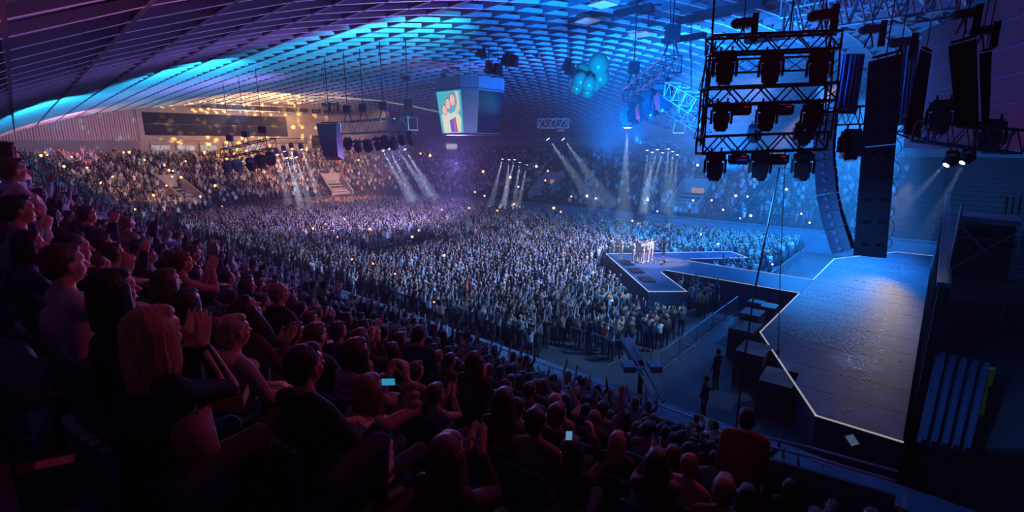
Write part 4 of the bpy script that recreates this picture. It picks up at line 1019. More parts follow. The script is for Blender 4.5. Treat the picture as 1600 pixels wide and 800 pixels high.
for x in (-1.5, 1.5):
    for y in (-1.5, 1.5): m = MB(); m.tube((x, y, 4.95), (x, y, 7.3), .02, n=4); m.build('cable', M_black, cube)

# ------------------------------------------------------------------ trusses and fixtures
def frame_from(p0, p1):
    p0, p1 = Vector(p0), Vector(p1); x = (p1 - p0).normalized(); y = Vector((0, 0, 1)).cross(x).normalized(); z = x.cross(y); return x, y, z
def truss(p0, p1, size, label, ma, group=None, nbay=None, r=.025, near=False, nme='lighting_truss', sizez=None):
    p0, p1 = Vector(p0), Vector(p1); x, y, z = frame_from(p0, p1); L = (p1 - p0).length; sz = sizez or size
    t = thing(nme, label, 'truss', p0, 0, group); n = nbay or max(2, int(L / size)); cs = [y * (a * size / 2) + z * (b * sz / 2) for a, b in ((-1, -1), (1, -1), (1, 1), (-1, 1))]
    for c in cs: m = MB(); m.tube(c, c + x * L, r, n=6); m.build('chord', ma, t)
    j = MB()
    for i in range(4):
        a, b = cs[i], cs[(i + 1) % 4]
        for k in range(n):
            s0, s1 = (a, b) if k % 2 else (b, a); q = MB() if near else j
            q.tube(s0 + x * (L * k / n), s1 + x * (L * (k + 1) / n), r * .55, n=4)
            if near:
                q.build('brace', ma, t)
                if i in (0, 2): q = MB(); q.tube(s1 + x * (L * k / n), s0 + x * (L * (k + 1) / n), r * .5, n=4); q.build('brace', ma, t)
        for k in (0, n): j.tube(a + x * (L * k / n), b + x * (L * k / n), r * .7, n=5)
    o = j.build('bracing', ma, t); o['kind'] = 'stuff'
    return t
M_glow = emat('beam_lens', (.85, .92, 1.0), 14.0); M_lens = mat('dark_lens', (.05, .06, .09), .1)
def mover_meshes(ma):
    m = MB(); m.box((0, 0, -.055), (.40, .27, .11)); m.box((0, 0, .02), (.30, .20, .05)); m.tube((-.1, 0, .03), (-.1, 0, .13), .02, n=6); m.tube((.1, 0, .03), (.1, 0, .13), .02, n=6); base = m.mesh('base', ma)
    m = MB(); m.box((0, 0, -.13), (.42, .14, .05)); m.box((-.205, 0, -.27), (.05, .15, .30)); m.box((.205, 0, -.27), (.05, .15, .30)); yoke = m.mesh('yoke', ma)
    m = MB(); m.box((0, 0, .02), (.34, .30, .20)); m.box((0, 0, -.14), (.30, .28, .14)); m.tube((0, 0, -.20), (0, 0, -.26), .125, .115, n=14); m.box((0, 0, .14), (.26, .22, .06)); hd = m.mesh('lamp_head', ma)
    m = MB(); m.tube((0, 0, -.255), (0, 0, -.275), .10, n=14); return base, yoke, hd, m.mesh('lens', M_lens), m.mesh('lens', M_glow)
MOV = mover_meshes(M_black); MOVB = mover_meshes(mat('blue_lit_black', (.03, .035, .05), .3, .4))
def mover(p, rz, aim, label, group, s=1.0, lit=False, set_=MOV, detail=True):
    rz = rz - RZ + radial(p)
    """hangs below p; aim = direction the lamp looks (None: straight down)"""
    t = thing('moving_head_light', label, 'stage light', p, rz, group); t.scale = (s,) * 3
    def ch(nm, me, par): o = bpy.data.objects.new(nm, me); C.objects.link(o); o.parent = par; return o
    ch('base', set_[0], t)
    aim = Vector(aim) if aim is not None else Vector((0, 0, -1)); loc = Matrix.Rotation(-rz, 3, 'Z') @ aim.normalized()
    pan = math.atan2(loc.y, loc.x) - PI / 2 if (abs(loc.x) + abs(loc.y)) > .05 else 0
    yk = ch('yoke', set_[1], t); yk.rotation_euler = (0, 0, pan)
    h = ch('lamp_head', set_[2], t); h.location = (0, 0, -.31); h.rotation_euler = (math.atan2(math.hypot(loc.x, loc.y), -loc.z), 0, pan)
    l = ch('lens', set_[4] if lit else set_[3], h)
    return t
def shaft_mat(dens):
    k = 'smoke_shaft_%g' % dens
    if k not in MATS:
        m = bpy.data.materials.new(k); m.use_nodes = True; m.cycles.volume_sampling = 'EQUIANGULAR'; nt = m.node_tree; nt.nodes.remove(nt.nodes['Principled BSDF']); v = nt.nodes.new('ShaderNodeVolumeScatter')
        v.inputs['Density'].default_value = dens; v.inputs['Color'].default_value = (.92, .95, 1, 1); nt.links.new(v.outputs[0], nt.nodes['Material Output'].inputs['Volume']); MATS[k] = m
    return MATS[k]
def shaft(p, aim, L, deg, dens=.03):
    """smoke drifting through a lamp's beam"""
    a = Vector(aim).normalized(); p = Vector(p) + a * .55; r0 = .12; r1 = r0 + L * math.tan(math.radians(deg / 2)) * .95
    m = MB(); m.tube(p, p + a * L, r0, r1, 14); o = m.build('smoke', shaft_mat(dens), None, True); tag(o, 'smoke lit by a lamp beam', 'smoke', None, 'stuff'); o.visible_shadow = True
def beam(p, aim, watts, deg=7, col=(.6, .75, 1), rng=30, L=8.0, dens=.03):
    shaft(p, aim, L, deg, dens)
    o = spot('beam_lamp', Vector(p) + Vector(aim).normalized() * .45, Vector(p) + Vector(aim) * 10, col, watts, deg, .25, .05); o.data.use_shadow = True; return o
cx_ = CAMR
# --- the three close truss rungs
RZ = AZ
def radial(p): return math.atan2(p[1], p[0]) - PI / 2
ORD = ['first', 'second', 'third', 'fourth', 'fifth', 'sixth', 'seventh', 'eighth', 'ninth']
def rung(a, b, d, size, sizez, label):
    pa, pb = pt(*a, d), pt(*b, d); return pa, pb, truss(pa, pb, size, label, M_darkalu, 'close truss rungs', 8, .033, True, sizez=sizez)
D0 = 11.0
W_ = {0: ('top', (1108, 72), (1306, 64)), 1: ('middle', (1100, 152), (1300, 144)), 2: ('bottom', (1093, 227), (1284, 220))}
rg = {}
for i, (w_, a, b) in W_.items(): rg[i] = rung(a, b, D0 - .15 * i, .40, .36, f'black lighting truss rung, {w_} one of the three hung before the roof')
for i, (xs, y, strobes) in enumerate([((1135, 1207, 1283), 84, ()), ((1129, 1200, 1271), 163, (1159, 1225)), ((1119, 1190, 1257), 240, (1155, 1217))]):
    d = D0 - .15 * i
    for j, x in enumerate(xs):
        mover(pt(x, y, d), RZ, None, f"black moving head light under the {W_[i][0]} truss rung, {('left', 'middle', 'right')[j]} of three", 'moving heads of the close rungs', 1.0 if i else 1.15)
    for j, x in enumerate(strobes):
        p = pt(x, y - 2, d); t = thing('strobe_light', f"flat black strobe under the {W_[i][0]} truss rung, {('left', 'right')[j]} of two", 'stage light', p, radial(p), 'strobes of the close rungs')
        m = MB(); m.box((0, 0, -.14), (.42, .12, .17)); m.box((0, 0, -.24), (.36, .10, .04)); m.build('housing', M_black, t)
        m = MB(); m.tube((-.12, 0, -.05), (-.12, 0, .08), .015, n=5); m.tube((.12, 0, -.05), (.12, 0, .08), .015, n=5); m.box((0, 0, -.045), (.3, .03, .02)); m.build('clamp', M_black, t)
        m = MB(); m.box((0, -.064, -.155), (.34, .01, .06)); m.build('glass', mat('strobe_glass', (.10, .14, .3), .1), t)
        m = MB(); m.box((.10, -.064, -.085), (.10, .01, .015)); m.build('indicator', emat('red_indicator', (.5, .02, .05), .6), t)
# pipe behind the top rung
t = truss(pt(1105, 105, 11.6), pt(1290, 98, 11.6), .12, 'slim dark pipe behind the moving heads of the top rung', M_darkalu, None, 6, .02, nme='pipe_bar', sizez=.30)
# ladders joining the rungs at both ends
for nm_, xs in (('left', ((1112, 68), (1100, 148), (1094, 228))), ('right', ((1304, 62), (1298, 142), (1287, 218)))):
    t = thing('truss_ladder', f'upright black ladder tying the three rungs together at their {nm_} ends', 'truss', (0, 0, 0), 0, 'upright ladders of the close rungs')
    for o_ in (-.22, 0.0, .2):
        m = MB(); m.path([pt(x, y, D0 - .15 * i) + CAMF * o_ for i, (x, y) in enumerate(xs)], .02, 5); m.build('upright', M_darkalu, t)
    j = MB()
    for i in range(2):
        a = pt(*xs[i], D0 - .15 * i); b = pt(*xs[i + 1], D0 - .15 * (i + 1))
        for k in range(5): j.tube(a.lerp(b, k / 5) - CAMF * .22, a.lerp(b, (k + .7) / 5) + CAMF * .2, .012, n=4)
    j.build('rung', M_darkalu, t)['kind'] = 'stuff'
# chain hoists, cases and hanging chains above the rungs
M_hoist = mat('hoist_housing', (.05, .035, .05), .5)
def hoist(x, y, d, label, s=1.0, up=9.0, bag=True, case=True):
    p = pt(x, y, d); s *= .78; t = thing('chain_hoist', label, 'hoist', p, radial(p), 'chain hoists of the rig')
    m = MB(); m.box((0, 0, 0), (.46 * s, .26 * s, .24 * s)); m.ell((-.2 * s, 0, 0), (.16 * s, .14 * s, .14 * s), None, 10, 6); m.build('motor', M_hoist, t)
    m = MB(); m.tube((0, 0, -.1 * s), (-.14 * s, 0, -.55 * s), .02, n=5); m.tube((0, 0, -.1 * s), (.1 * s, 0, -.55 * s), .02, n=5); m.build('sling', M_black, t)
    m = MB(); top = min(up, 17.6 - p.z); m.tube((0, 0, .1 * s), (0, 0, top), .014, n=5); m.build('chain', M_black, t)
    if bag: m = MB(); m.box((.30 * s, 0, -.15 * s), (.20 * s, .2 * s, .75 * s), taper=.85); m.build('chain_bag', M_blackm, t)
    return t
hoist(1162, 36, 11.2, 'chain hoist with its black chain bag on the left of the top rung')
hoist(1284, 24, 11.2, 'chain hoist with long slanted chain bag on the right of the top rung', 1.1)
hoist(1362, 46, 12.2, 'chain hoist above the left edge of the tall flat speaker wall', 1.0)
hoist(1409, 66, 11.6, 'chain hoist with bag above the right edge of the flat speaker wall', 1.0)
hoist(1508, 22, 11.0, 'large dark hoist above the far right speaker column', .95)
hoist(1536, 48, 11.4, 'second dark hoist above the far right speaker column', .95)
def cable(pts, r, label, group=None, nme='hanging_cable'):
    m = MB(); m.path(pts, r, 5); return m.build(nme, M_black, label=label, cat='cable', group=group)
cable([pt(1218, 262, 11.4), pt(1200, 350, 11.2), pt(1178, 460, 11.0), pt(1163, 560, 10.6), pt(1150, 668, 10.4)], .02, 'thick black cable falling from the rungs to the lower right of the stand')
cable([pt(1227, 255, 13.0), pt(1222, 350, 13.0), pt(1218, 460, 13.0), pt(1216, 560, 13.0)], .011, 'thin black cable hanging right of the thick one')
cable([pt(1116, 0, 11.3), pt(1112, 65, 11.2), pt(1104, 150, 11.1), pt(1096, 225, 11.0)], .026, 'dark steel rope running down the left ends of the rungs')
cable([pt(1240, 0, 11.5), pt(1232, 62, 11.3)], .022, 'dark steel rope above the middle of the top rung')
cable([pt(1104, 100, 10.9), pt(1092, 140, 10.9), pt(1100, 150, 10.9), pt(1108, 120, 10.9)], .012, 'short loop of cable left of the middle rung')
cable([pt(1104, 160, 10.8), pt(1092, 195, 10.8), pt(1084, 216, 10.8), pt(1092, 219, 10.8), pt(1098, 212, 10.8)], .012, 'long loop of cable left of the bottom rung')
for i, (x, y0, y1, d) in enumerate(((1048, 0, 42, 18), (1053, 30, 95, 22), (1080, 30, 140, 24), (1013, 18, 40, 30), (1078, 60, 90, 20), (1140, 110, 150, 12), (592, 80, 118, 58), (530, 76, 125, 60), (893, 60, 84, 36))):
    cable([pt(x, y0, d), pt(x, y1, d)], .02 * d / 20, 'thin steel rope hanging from the roof', 'steel ropes hanging from the roof')

# ------------------------------------------------------------------ speaker arrays
def cabinet_row(t, c, q, w_, h, dpt, ma, horn=True, wedge=.8, mi=None):
    m = MB(); hw, hh, hd = w_ / 2, h / 2 * .94, dpt / 2
    vs = [(-hw, -hd, -hh), (hw, -hd, -hh), (hw * wedge, hd, -hh * .7), (-hw * wedge, hd, -hh * .7), (-hw, -hd, hh), (hw, -hd, hh), (hw * wedge, hd, hh * .7), (-hw * wedge, hd, hh * .7)]
    m.add([c + q @ Vector(v) for v in vs], [(3, 2, 1, 0), (4, 5, 6, 7), (0, 1, 5, 4), (1, 2, 6, 5), (2, 3, 7, 6), (3, 0, 4, 7)]); cb = m.build('cabinet', ma, t)
    cb.matrix_parent_inverse = Matrix.Translation(-t.location)
    return cb
def child(m, nme, ma, par): o = m.build(nme, ma, par); return o
M_cab2 = mat('lit_array_box', (.22, .26, .34), .5, noise_amt=.15, scale=10)  # lighter copy of the array box, strong blue light put into its colour
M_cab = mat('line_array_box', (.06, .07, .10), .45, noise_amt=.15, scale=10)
# curved column, 16 boxes; its side with the round handle openings faces the camera
pts_ = [(1288, 190), (1287, 204), (1286, 218), (1285, 232), (1285, 246), (1286, 259), (1288, 272), (1289, 284), (1290, 297), (1292, 310), (1295, 322), (1298, 335), (1302, 347), (1306, 360), (1310, 372), (1314, 384)]
la = thing('line_array_speaker', 'curved column of sixteen speaker boxes left of the flat speaker wall', 'speaker', pt(1286, 150, 12.6))
m = MB(); m.box(pt(1290, 176, 12.6), (.7, .5, .06), Matrix.Rotation(RZ, 3, 'Z')); o = m.build('flying_frame', M_black, la); o.matrix_parent_inverse = Matrix.Translation(-la.location)
m = MB(); m.tube(pt(1290, 176, 12.6), pt(1292, -60, 12.6), .02, n=5); o = m.build('chain', M_black, la); o.matrix_parent_inverse = Matrix.Translation(-la.location)
for i, (x, y) in enumerate(pts_):
    c = pt(x, y, 12.6); x2, y2 = pts_[min(i + 1, 15)]; x1, y1 = pts_[max(i - 1, 0)]; dn = (pt(x2, y2, 12.6) - pt(x1, y1, 12.6)).normalized()
    zc = -dn; rd = c - Vector((0, 0, CAMZ)); rr_x = Vector((rd.y, -rd.x, 0)).normalized(); xc = rr_x - zc * rr_x.dot(zc); xc.normalize(); yc = zc.cross(xc); q = Matrix((xc, yc, zc)).transposed()
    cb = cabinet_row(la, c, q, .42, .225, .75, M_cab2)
    m = MB(); m.tube(c + q @ Vector((-.02, -.38, .0)), c + q @ Vector((-.02, -.395, 0)), .045, n=10); o = m.build('handle', mat('pale_handle', (.35, .45, .6), .4), cb)
    m = MB(); m.box(c + q @ Vector((.235, 0, 0)), (.075, .6, .17), q); o = m.build('rigging_plate', M_black, cb)
# flat wall of subs
def flatwall(corners, n, d, label, ma, loops=True, deep=.8, handles=True):
    (x0, y0), (x1, y1), (x2, y2), (x3, y3) = corners    # top-left, top-right, bottom-right, bottom-left
    t = thing('speaker_column', label, 'speaker', pt(x0, y0, d)); inv = Matrix.Translation(-t.location)
    TL, TR, BR_, BL = pt(x0, y0, d), pt(x1, y1, d), pt(x2, y2, d * 1.0), pt(x3, y3, d)
    for i in range(n):
        a, b = i / n + .0012, (i + 1) / n - .0012; A = TL.lerp(BL, a); B = TR.lerp(BR_, a); C_ = TR.lerp(BR_, b); D_ = TL.lerp(BL, b); nr = (B - A).cross(D_ - A).normalized()
        nr = (A.lerp(C_, .5) - Vector((0, 0, CAMZ))); nr.z = 0; nr.normalize()
        m = MB(); m.add([A, B, C_, D_, A + nr * deep, B + nr * deep, C_ + nr * deep, D_ + nr * deep], [(0, 1, 2, 3), (7, 6, 5, 4), (0, 4, 5, 1), (1, 5, 6, 2), (2, 6, 7, 3), (3, 7, 4, 0)])
        cb = m.build('cabinet', ma, t); cb.matrix_parent_inverse = inv
        if handles:
            for u in (.25, .72):
                m = MB(); c = A.lerp(B, u).lerp(D_.lerp(C_, u), .42); m.box(c - nr * .012, (.10, .03, .045), Matrix.Rotation(RZ, 3, 'Z')); m.box(c - nr * .012 + Vector((-.04, 0, -.05)), (.03, .03, .07), Matrix.Rotation(RZ, 3, 'Z')); m.build('handle', M_black, cb)
    if loops:
        m = MB()
        for a, b, k in ((.30, .42, 1), (.42, .50, .7), (.52, .62, .8), (.63, .70, .6), (.75, .80, .5), (.80, .90, .6), (.90, .95, .5)):
            A = TR.lerp(BR_, a); B = TR.lerp(BR_, b); m.path([A, A.lerp(B, .25) + CAMR * .16 * k, A.lerp(B, .6) + CAMR * .22 * k, A.lerp(B, .9) + CAMR * .13 * k, B], .008, 4)
        o = m.build('link_cable', M_black, t); o.matrix_parent_inverse = inv; o['kind'] = 'stuff'
    m = MB(); m.tube(TL.lerp(TR, .1) + Vector((0, 0, .06)), TL.lerp(TR, .95) + Vector((0, 0, .06)), .035, n=5); m.tube(TL.lerp(TR, .5), TL.lerp(TR, .5) + Vector((0, 0, 5.0)), .016, n=5); o = m.build('flying_bar', M_black, t); o.matrix_parent_inverse = inv
    return t
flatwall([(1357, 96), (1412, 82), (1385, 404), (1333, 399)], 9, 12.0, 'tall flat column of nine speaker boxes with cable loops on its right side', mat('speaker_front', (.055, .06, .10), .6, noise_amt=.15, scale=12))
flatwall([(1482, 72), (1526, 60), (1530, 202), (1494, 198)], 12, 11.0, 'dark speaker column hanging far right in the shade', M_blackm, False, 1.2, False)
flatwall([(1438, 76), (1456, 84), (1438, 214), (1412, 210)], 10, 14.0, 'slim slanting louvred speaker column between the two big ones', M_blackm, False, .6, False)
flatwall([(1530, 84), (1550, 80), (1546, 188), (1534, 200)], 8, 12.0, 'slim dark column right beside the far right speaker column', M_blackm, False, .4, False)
# dark blue drapes behind the flat wall
for i, (a, b, c, d_, lab) in enumerate(((1318, 1352, 84, 178, 'dark blue drape with folds hanging behind the rungs'), (1410, 1438, 62, 196, 'pale blue banner hanging right of the flat speaker wall'))):
    m = MB(); n_ = 16; vs = []
    for j in range(n_ + 1):
        x = a + (b - a) * j / n_; off = .12 * math.sin(j * 1.9)
        vs.append((pt(x, c, 17 + off), pt(x - 14, d_, 17 + off)))
    for j in range(n_):
        A, D_ = vs[j]; B, E_ = vs[j + 1]; k_ = CAMF * .03; m.add([A, B, E_, D_, A + k_, B + k_, E_ + k_, D_ + k_], [(0, 1, 2, 3), (7, 6, 5, 4), (0, 4, 5, 1), (1, 5, 6, 2), (2, 6, 7, 3), (3, 7, 4, 0)])
    m.build('drape', mat('drape_%d' % i, ((.06, .14, .40), (.35, .65, .95))[i], .8), label=lab, cat='drape')
# left hanging column (wedge of boxes) and the distant ones
def small_array(x, y, d, n, w_, h, label, curve=.25, ma=M_cab):
    t = thing('line_array_speaker', label, 'speaker', pt(x, y, d), RZ, 'speaker columns hanging over the crowd')
    for i in range(n):
        off = -curve * (i / n) ** 2 * w_; m = MB(); q = Matrix.Rotation(-.25 * (i / n), 3, 'X'); m.box((-off * .9, off * 1.2, -i * h), (w_ * (1 - .03 * i), w_ * .9, h * .93), q); m.build('cabinet', ma, t)
    m = MB(); m.box((0, 0, h * .8), (w_ * .8, .3, .08)); m.tube((0, 0, h), (0, 0, max(h, 17.0 - t.location.z)), .03, n=4); m.build('flying_frame', M_black, t); return t
small_array(515, 196, 38, 10, 1.5, .26, 'black speaker column hanging left of the big light truss over the crowd')
small_array(729, 150, 62, 12, .85, .36, 'dim distant speaker column left of the video cube')
hoist(509, 164, 37, 'left of the two small hoists over the crowd speaker column', 1.1, 3); hoist(522, 163, 37, 'right of the two small hoists over the crowd speaker column', 1.1, 3)

# ------------------------------------------------------------------ truss with moving heads over the crowd, left
def rig(a, b, da, db, size, label, ma, heads, group, s=1.0, setm=MOV, r=.03, nb=None, up=()):
    pa, pb = pt(*a, da), pt(*b, db); truss(pa, pb, size, label, ma, None, nb, r)
    for i, (u, dy, aim, lit) in enumerate(heads):
        p = pa.lerp(pb, u) + Vector((0, 0, -size / 2 - .13 + dy)); mover(p, RZ + .3 * i, aim, f"lamp {ORD[i]} from the left under the {group}", group, s, lit, setm)
        if lit: beam(p + Vector((0, 0, -.25 * s)) + Vector(aim).normalized() * .2 * s, aim, lit * .35, 12, L=7.0, dens=.05)
    for i, u in enumerate(up):
        p = pa.lerp(pb, u) + Vector((0, 0, size / 2 + .9)); hoist_ = MB(); t = thing('chain_hoist', f"small black hoist {ORD[i]} from the left over the {group}", 'hoist', p, RZ, 'hoists over the ' + group)
        m = MB(); m.box((0, 0, 0), (.5, .4, .55)); m.tube((0, 0, .2), (0, 0, max(.4, 17.2 - p.z)), .03, n=4); m.build('motor', M_black, t); m = MB(); m.tube((-.1, 0, -.25), (-.3, 0, -.9), .04, n=4); m.tube((.1, 0, -.25), (.3, 0, -.9), .04, n=4); m.build('sling', M_black, t)
AX = lambda a, b, c: Vector((a, b, c))
rig((540, 200), (645, 193), 37, 33, .85, 'pale lit box truss hanging over the crowd left of the video cube', M_alu,
    [(.02, -.2, AX(.4, -.3, -1), 0), (.18, -.4, AX(.3, .2, -1), 0), (.34, -.4, AX(.5, 0, -1), 0), (.48, -.3, AX(.2, .3, -1), 0), (.60, -.2, AX(.4, 0, -1), 0), (.72, -.3, AX(.3, 0, -1), 0), (.84, 0, AX(.3, .2, -1), 0), (.98, 0, AX(.3, 0, -1), 0)], 'pale truss over the crowd', 1.5, MOV, .05, 10, (.05, .3, .6, .95))
rig((352, 240), (424, 224), 48, 42, .8, 'dark small light truss in front of the score board', M_darkalu, [(.02, -.2, AX(.4, 0, -1), 0), (.25, -.3, AX(.4, 0, -1), 0), (.55, -.4, AX(.4, .2, -1), 0), (.75, -.3, AX(.4, 0, -1), 0), (.95, -.2, AX(.4, 0, -1), 0)], 'dark truss before the display board', 1.9, MOV, .05, 8, (.15, .5, .85))
rig((840, 193), (888, 193), 42, 42, .75, 'short pale truss right of the video cube', M_alu, [(.25, 0, CAMR * .75 + AX(0, 0, -1), 14000), (.75, 0, CAMR * .75 + AX(0, 0, -1), 14000)], 'short truss beside the video cube', 1.5, MOV, .045, 6)
# diagonal rig with blue lit heads, right of the balloons
rig((982, 150), (1052, 100), 26, 19, .62, 'dark diagonal truss carrying a row of blue lit moving heads', M_darkalu,
    [(.02, -.15, AX(0, 0, -1), 16000), (.22, -.15, AX(.1, 0, -1), 0), (.42, -.15, AX(.1, .1, -1), 0), (.62, -.15, AX(.1, 0, -1), 0), (.86, -.15, AX(.1, .1, -1), 0)], 'diagonal truss right of the balloons', 1.8, MOVB, .035, 12, (.12, .95))
truss(pt(1050, 140, 19), pt(1108, 172, 15.5), .55, 'pale blue lit truss running from the diagonal rig towards the close rungs', M_alu, None, 8, .028)
truss(pt(1052, 168, 21), pt(1104, 196, 17.5), .5, 'second pale truss just below the first one right of the diagonal rig', M_alu, None, 8, .028)
truss(pt(1010, 180, 27), pt(1062, 198, 24), .6, 'small pale truss beneath the diagonal row of moving heads', M_alu, None, 6, .03)
# big roof truss top right
truss(pt(1232, 32, 14.5), pt(1500, -12, 12.0), .9, 'large pale steel truss crossing the top right corner', M_alu, None, 14, .045)
truss(pt(1225, 10, 17), pt(1420, -20, 15), .9, 'large steel truss behind the first one at the top right', M_alu, None, 12, .045)
truss(pt(1300, 182, 14.5), pt(1352, 180, 14.5), .5, 'short blue lit truss piece between curved and flat speaker columns', M_darkalu, None, 5, .025)
truss(pt(1408, 192, 14.5), pt(1450, 208, 14.5), .5, 'short dark truss piece right of the flat speaker wall', M_darkalu, None, 5, .025)
mover(pt(1333, 205, 12.4), RZ, Vector((.1, -.2, -1)) , 'single blue lit moving head between the curved and the flat speaker columns', 'single moving heads', 1.25, False, MOVB)
mover(pt(1257, 192, 15.0), RZ, Vector((.1, -.2, -1)), 'blue lit moving head seen through the middle and bottom rungs', 'single moving heads', 1.2, False, MOVB)
mover(pt(1180, 196, 17.0), RZ, Vector((.1, .2, -1)), 'distant blue lit moving head behind the bottom rung', 'single moving heads', 1.0, False, MOVB)
mover(pt(1474, 160, 12.0), RZ, Vector((0, 0, -1)), 'dark moving head left of the far right speaker column', 'single moving heads', 1.3)
mover(pt(1552, 190, 12.0), RZ, Vector((0, 0, -1)), 'dark moving head right of the far right speaker column', 'single moving heads', 1.3)
truss(pt(1440, 205, 13), pt(1590, 222, 11), .5, 'dark truss below the far right speaker column', M_darkalu, None, 9, .03)
for i, (x, y) in enumerate(((1490, 236), (1515, 232))):
    mover(pt(x, y, 18), RZ, -CAMR * .9 + Vector((0, 0, -1)), ('lit moving head at the far right, left of a pair', 'lit moving head at the far right, right of a pair')[i], 'lit pair at the far right', 1.0, True)
    beam(pt(x, y + 6, 18), -CAMR * (.75 - .4 * i) + Vector((0, 0, -1)), 1500, 12, (.4, .6, 1))
# groups of white beams over the stands
def beams(name, pxs, d, aim, watts, col, deg=10.0, s=1.3):
    xs_ = [p_[0] for p_ in pxs]; a, b = pt(min(xs_) - 8, min(p_[1] for p_ in pxs) - 9, d), pt(max(xs_) + 8, min(p_[1] for p_ in pxs) - 9, d)
    truss(a, b, .6, f'dim truss carrying the {name}', M_darkalu, None, 5, .04)
    for i, (x, y) in enumerate(pxs):
        p = pt(x, y, d); mover(p + Vector((0, 0, .45)), RZ, aim, f'{ORD[i]} lamp of the {name}', name, s, True); beam(p, Vector(aim) + Vector((R.uniform(-.15, .15), R.uniform(-.15, .15), 0)), watts, deg, col, L=6.2, dens=.045)
beams('white lamps left of the big crowd truss', [(432, 238), (443, 233), (455, 229), (470, 230), (447, 243), (462, 242)], 62, (.25, .1, -1), 16000, (.7, .8, 1))
beams('white lamps right of the big crowd truss', [(596, 232), (606, 229), (618, 228), (630, 230)], 55, (.55, .35, -1), 16000, (.7, .8, 1))
beams('five white lamps below the video cube', [(786, 245), (796, 246), (805, 246), (813, 250), (824, 254)], 66, (-.2, -.1, -1), 13000, (.65, .75, 1))
beams('nine white lamps before the far gallery', [(1012, 230), (1020, 233), (1028, 229), (1036, 234), (1045, 228), (1052, 232), (1059, 237)], 50, (-.1, .0, -1), 7000, (.5, .75, 1))

# ------------------------------------------------------------------ balloons
M_bal = mat('balloon_rubber', (.035, .16, .075), .22, spec=.6)
bc = thing('balloon_cluster', 'cluster of eight teal balloons hanging under the roof', 'balloons', pt(930, 70, 24))
inv = Matrix.Translation(-bc.location)
for x, y, r, dd in ((935, 101, 16, 0), (910, 113, 13, .3), (938, 121, 14, .3), (907, 126, 12, -.2), (920, 131, 11, -.4), (897, 129, 9, .2), (930, 130, 11, .3), (901, 137, 9.5, 0), (918, 143, 9.5, .1)):
    c = pt(x, y, 24 + dd); rr_ = r * 24 / FPX; m = MB(); m.ell(c, (rr_, rr_, rr_ * 1.12), None, 24, 16); m.tube(c + Vector((0, 0, -rr_ * 1.1)), c + Vector((0, 0, -rr_ * 1.22)), .02, .045, n=8); o = m.build('balloon', M_bal, bc, True); o.matrix_parent_inverse = inv
for x in (931, 938, 943): m = MB(); m.tube(pt(937, 92, 24), pt(x, 64, 24), .012, n=4); o = m.build('string', M_rail, bc); o.matrix_parent_inverse = inv

# ------------------------------------------------------------------ things under the roof
for i, (x, y, d, s_) in enumerate(((752, 78, 40, 1.0), (764, 106, 38, .8), (778, 108, 38, .85), (792, 92, 44, 1.0), (803, 95, 44, 1.0), (838, 80, 46, .9), (886, 100, 40, .9), (891, 108, 40, .8), (712, 103, 52, 1.0), (695, 105, 54, 1.0), (635, 118, 58, 1.0), (693, 122, 58, 1.0), (729, 128, 60, 1.0), (728, 150, 64, .8))):
    t = thing('roof_speaker', ('small black speaker box hanging from the roof left of the video cube' if x < 745 else 'dark lamp box hanging from the roof above the video cube' if x < 830 else 'small dark lamp box hanging between cube and balloons'), 'roof box', pt(x, y, d), RZ + .3 * i, 'dark boxes under the roof')
    m = MB(); m.box((0, 0, 0), (.8 * s_, .7 * s_, 1.0 * s_), Matrix.Rotation(.3, 3, 'X'), taper=.7); m.build('box', M_black, t); m = MB(); m.tube((0, 0, .4), (0, 0, 1.6), .03, n=4); m.build('bracket', M_black, t)
M_flood = mat('flood_lamp_white', (.8, .8, .85), .4, emit=(.6, .7, .9), estr=.15)
for i, (x, y, d) in enumerate(((760, 3, 30), (795, 42, 33), (795, 60, 38), (605, 38, 34), (650, 38, 34), (688, 68, 42), (918, 32, 28), (942, 6, 24), (1002, 53, 26), (828, 33, 32), (466, 85, 50), (470, 93, 52))):
    t = thing('roof_lamp', 'square white flood lamp fixed under the roof grid', 'lamp', pt(x, y, d), .2 * i, 'white flood lamps in the roof'); m = MB(); m.box((0, 0, 0), (1.1, 1.1, .12), taper=.7); m.build('shade', M_flood, t); m = MB(); m.box((0, 0, .12), (.35, .35, .2)); m.build('housing', M_grey, t)
# dark vents in the blue part of the roof
for i, (x, y, d, w_) in enumerate(((1098, 26, 24, 2.6), (1142, 14, 22, 2.8), (1068, 60, 27, 2.4), (1200, 60, 25, 2.2), (990, 16, 26, 2.2))):
    m = MB(); m.box(pt(x, y, d), (w_, .5, .25), Matrix.Rotation(RA * -1 + PI, 3, 'Z')); m.build('roof_vent', M_blackm, label=f"long dark vent slot in the blue part of the roof, {('beside the topmost chain', 'above the top rung', 'over the diagonal rig', 'right behind the top rung', 'left of the others')[i]}", cat='vent', group='dark vent slots')
# thin cable along the end of the roof, its paleness a glow put in
m = MB(); m.path([pt(x, y, 76) for x, y in ((445, 149), (520, 152), (590, 157), (640, 165), (690, 176))], .09, 5); m.build('glowing_cable', mat('cable_glow', (.8, .85, .8), .4, emit=(.6, .7, .6), estr=.3), label='thin pale curved line hanging low under the far roof', cat='cable')

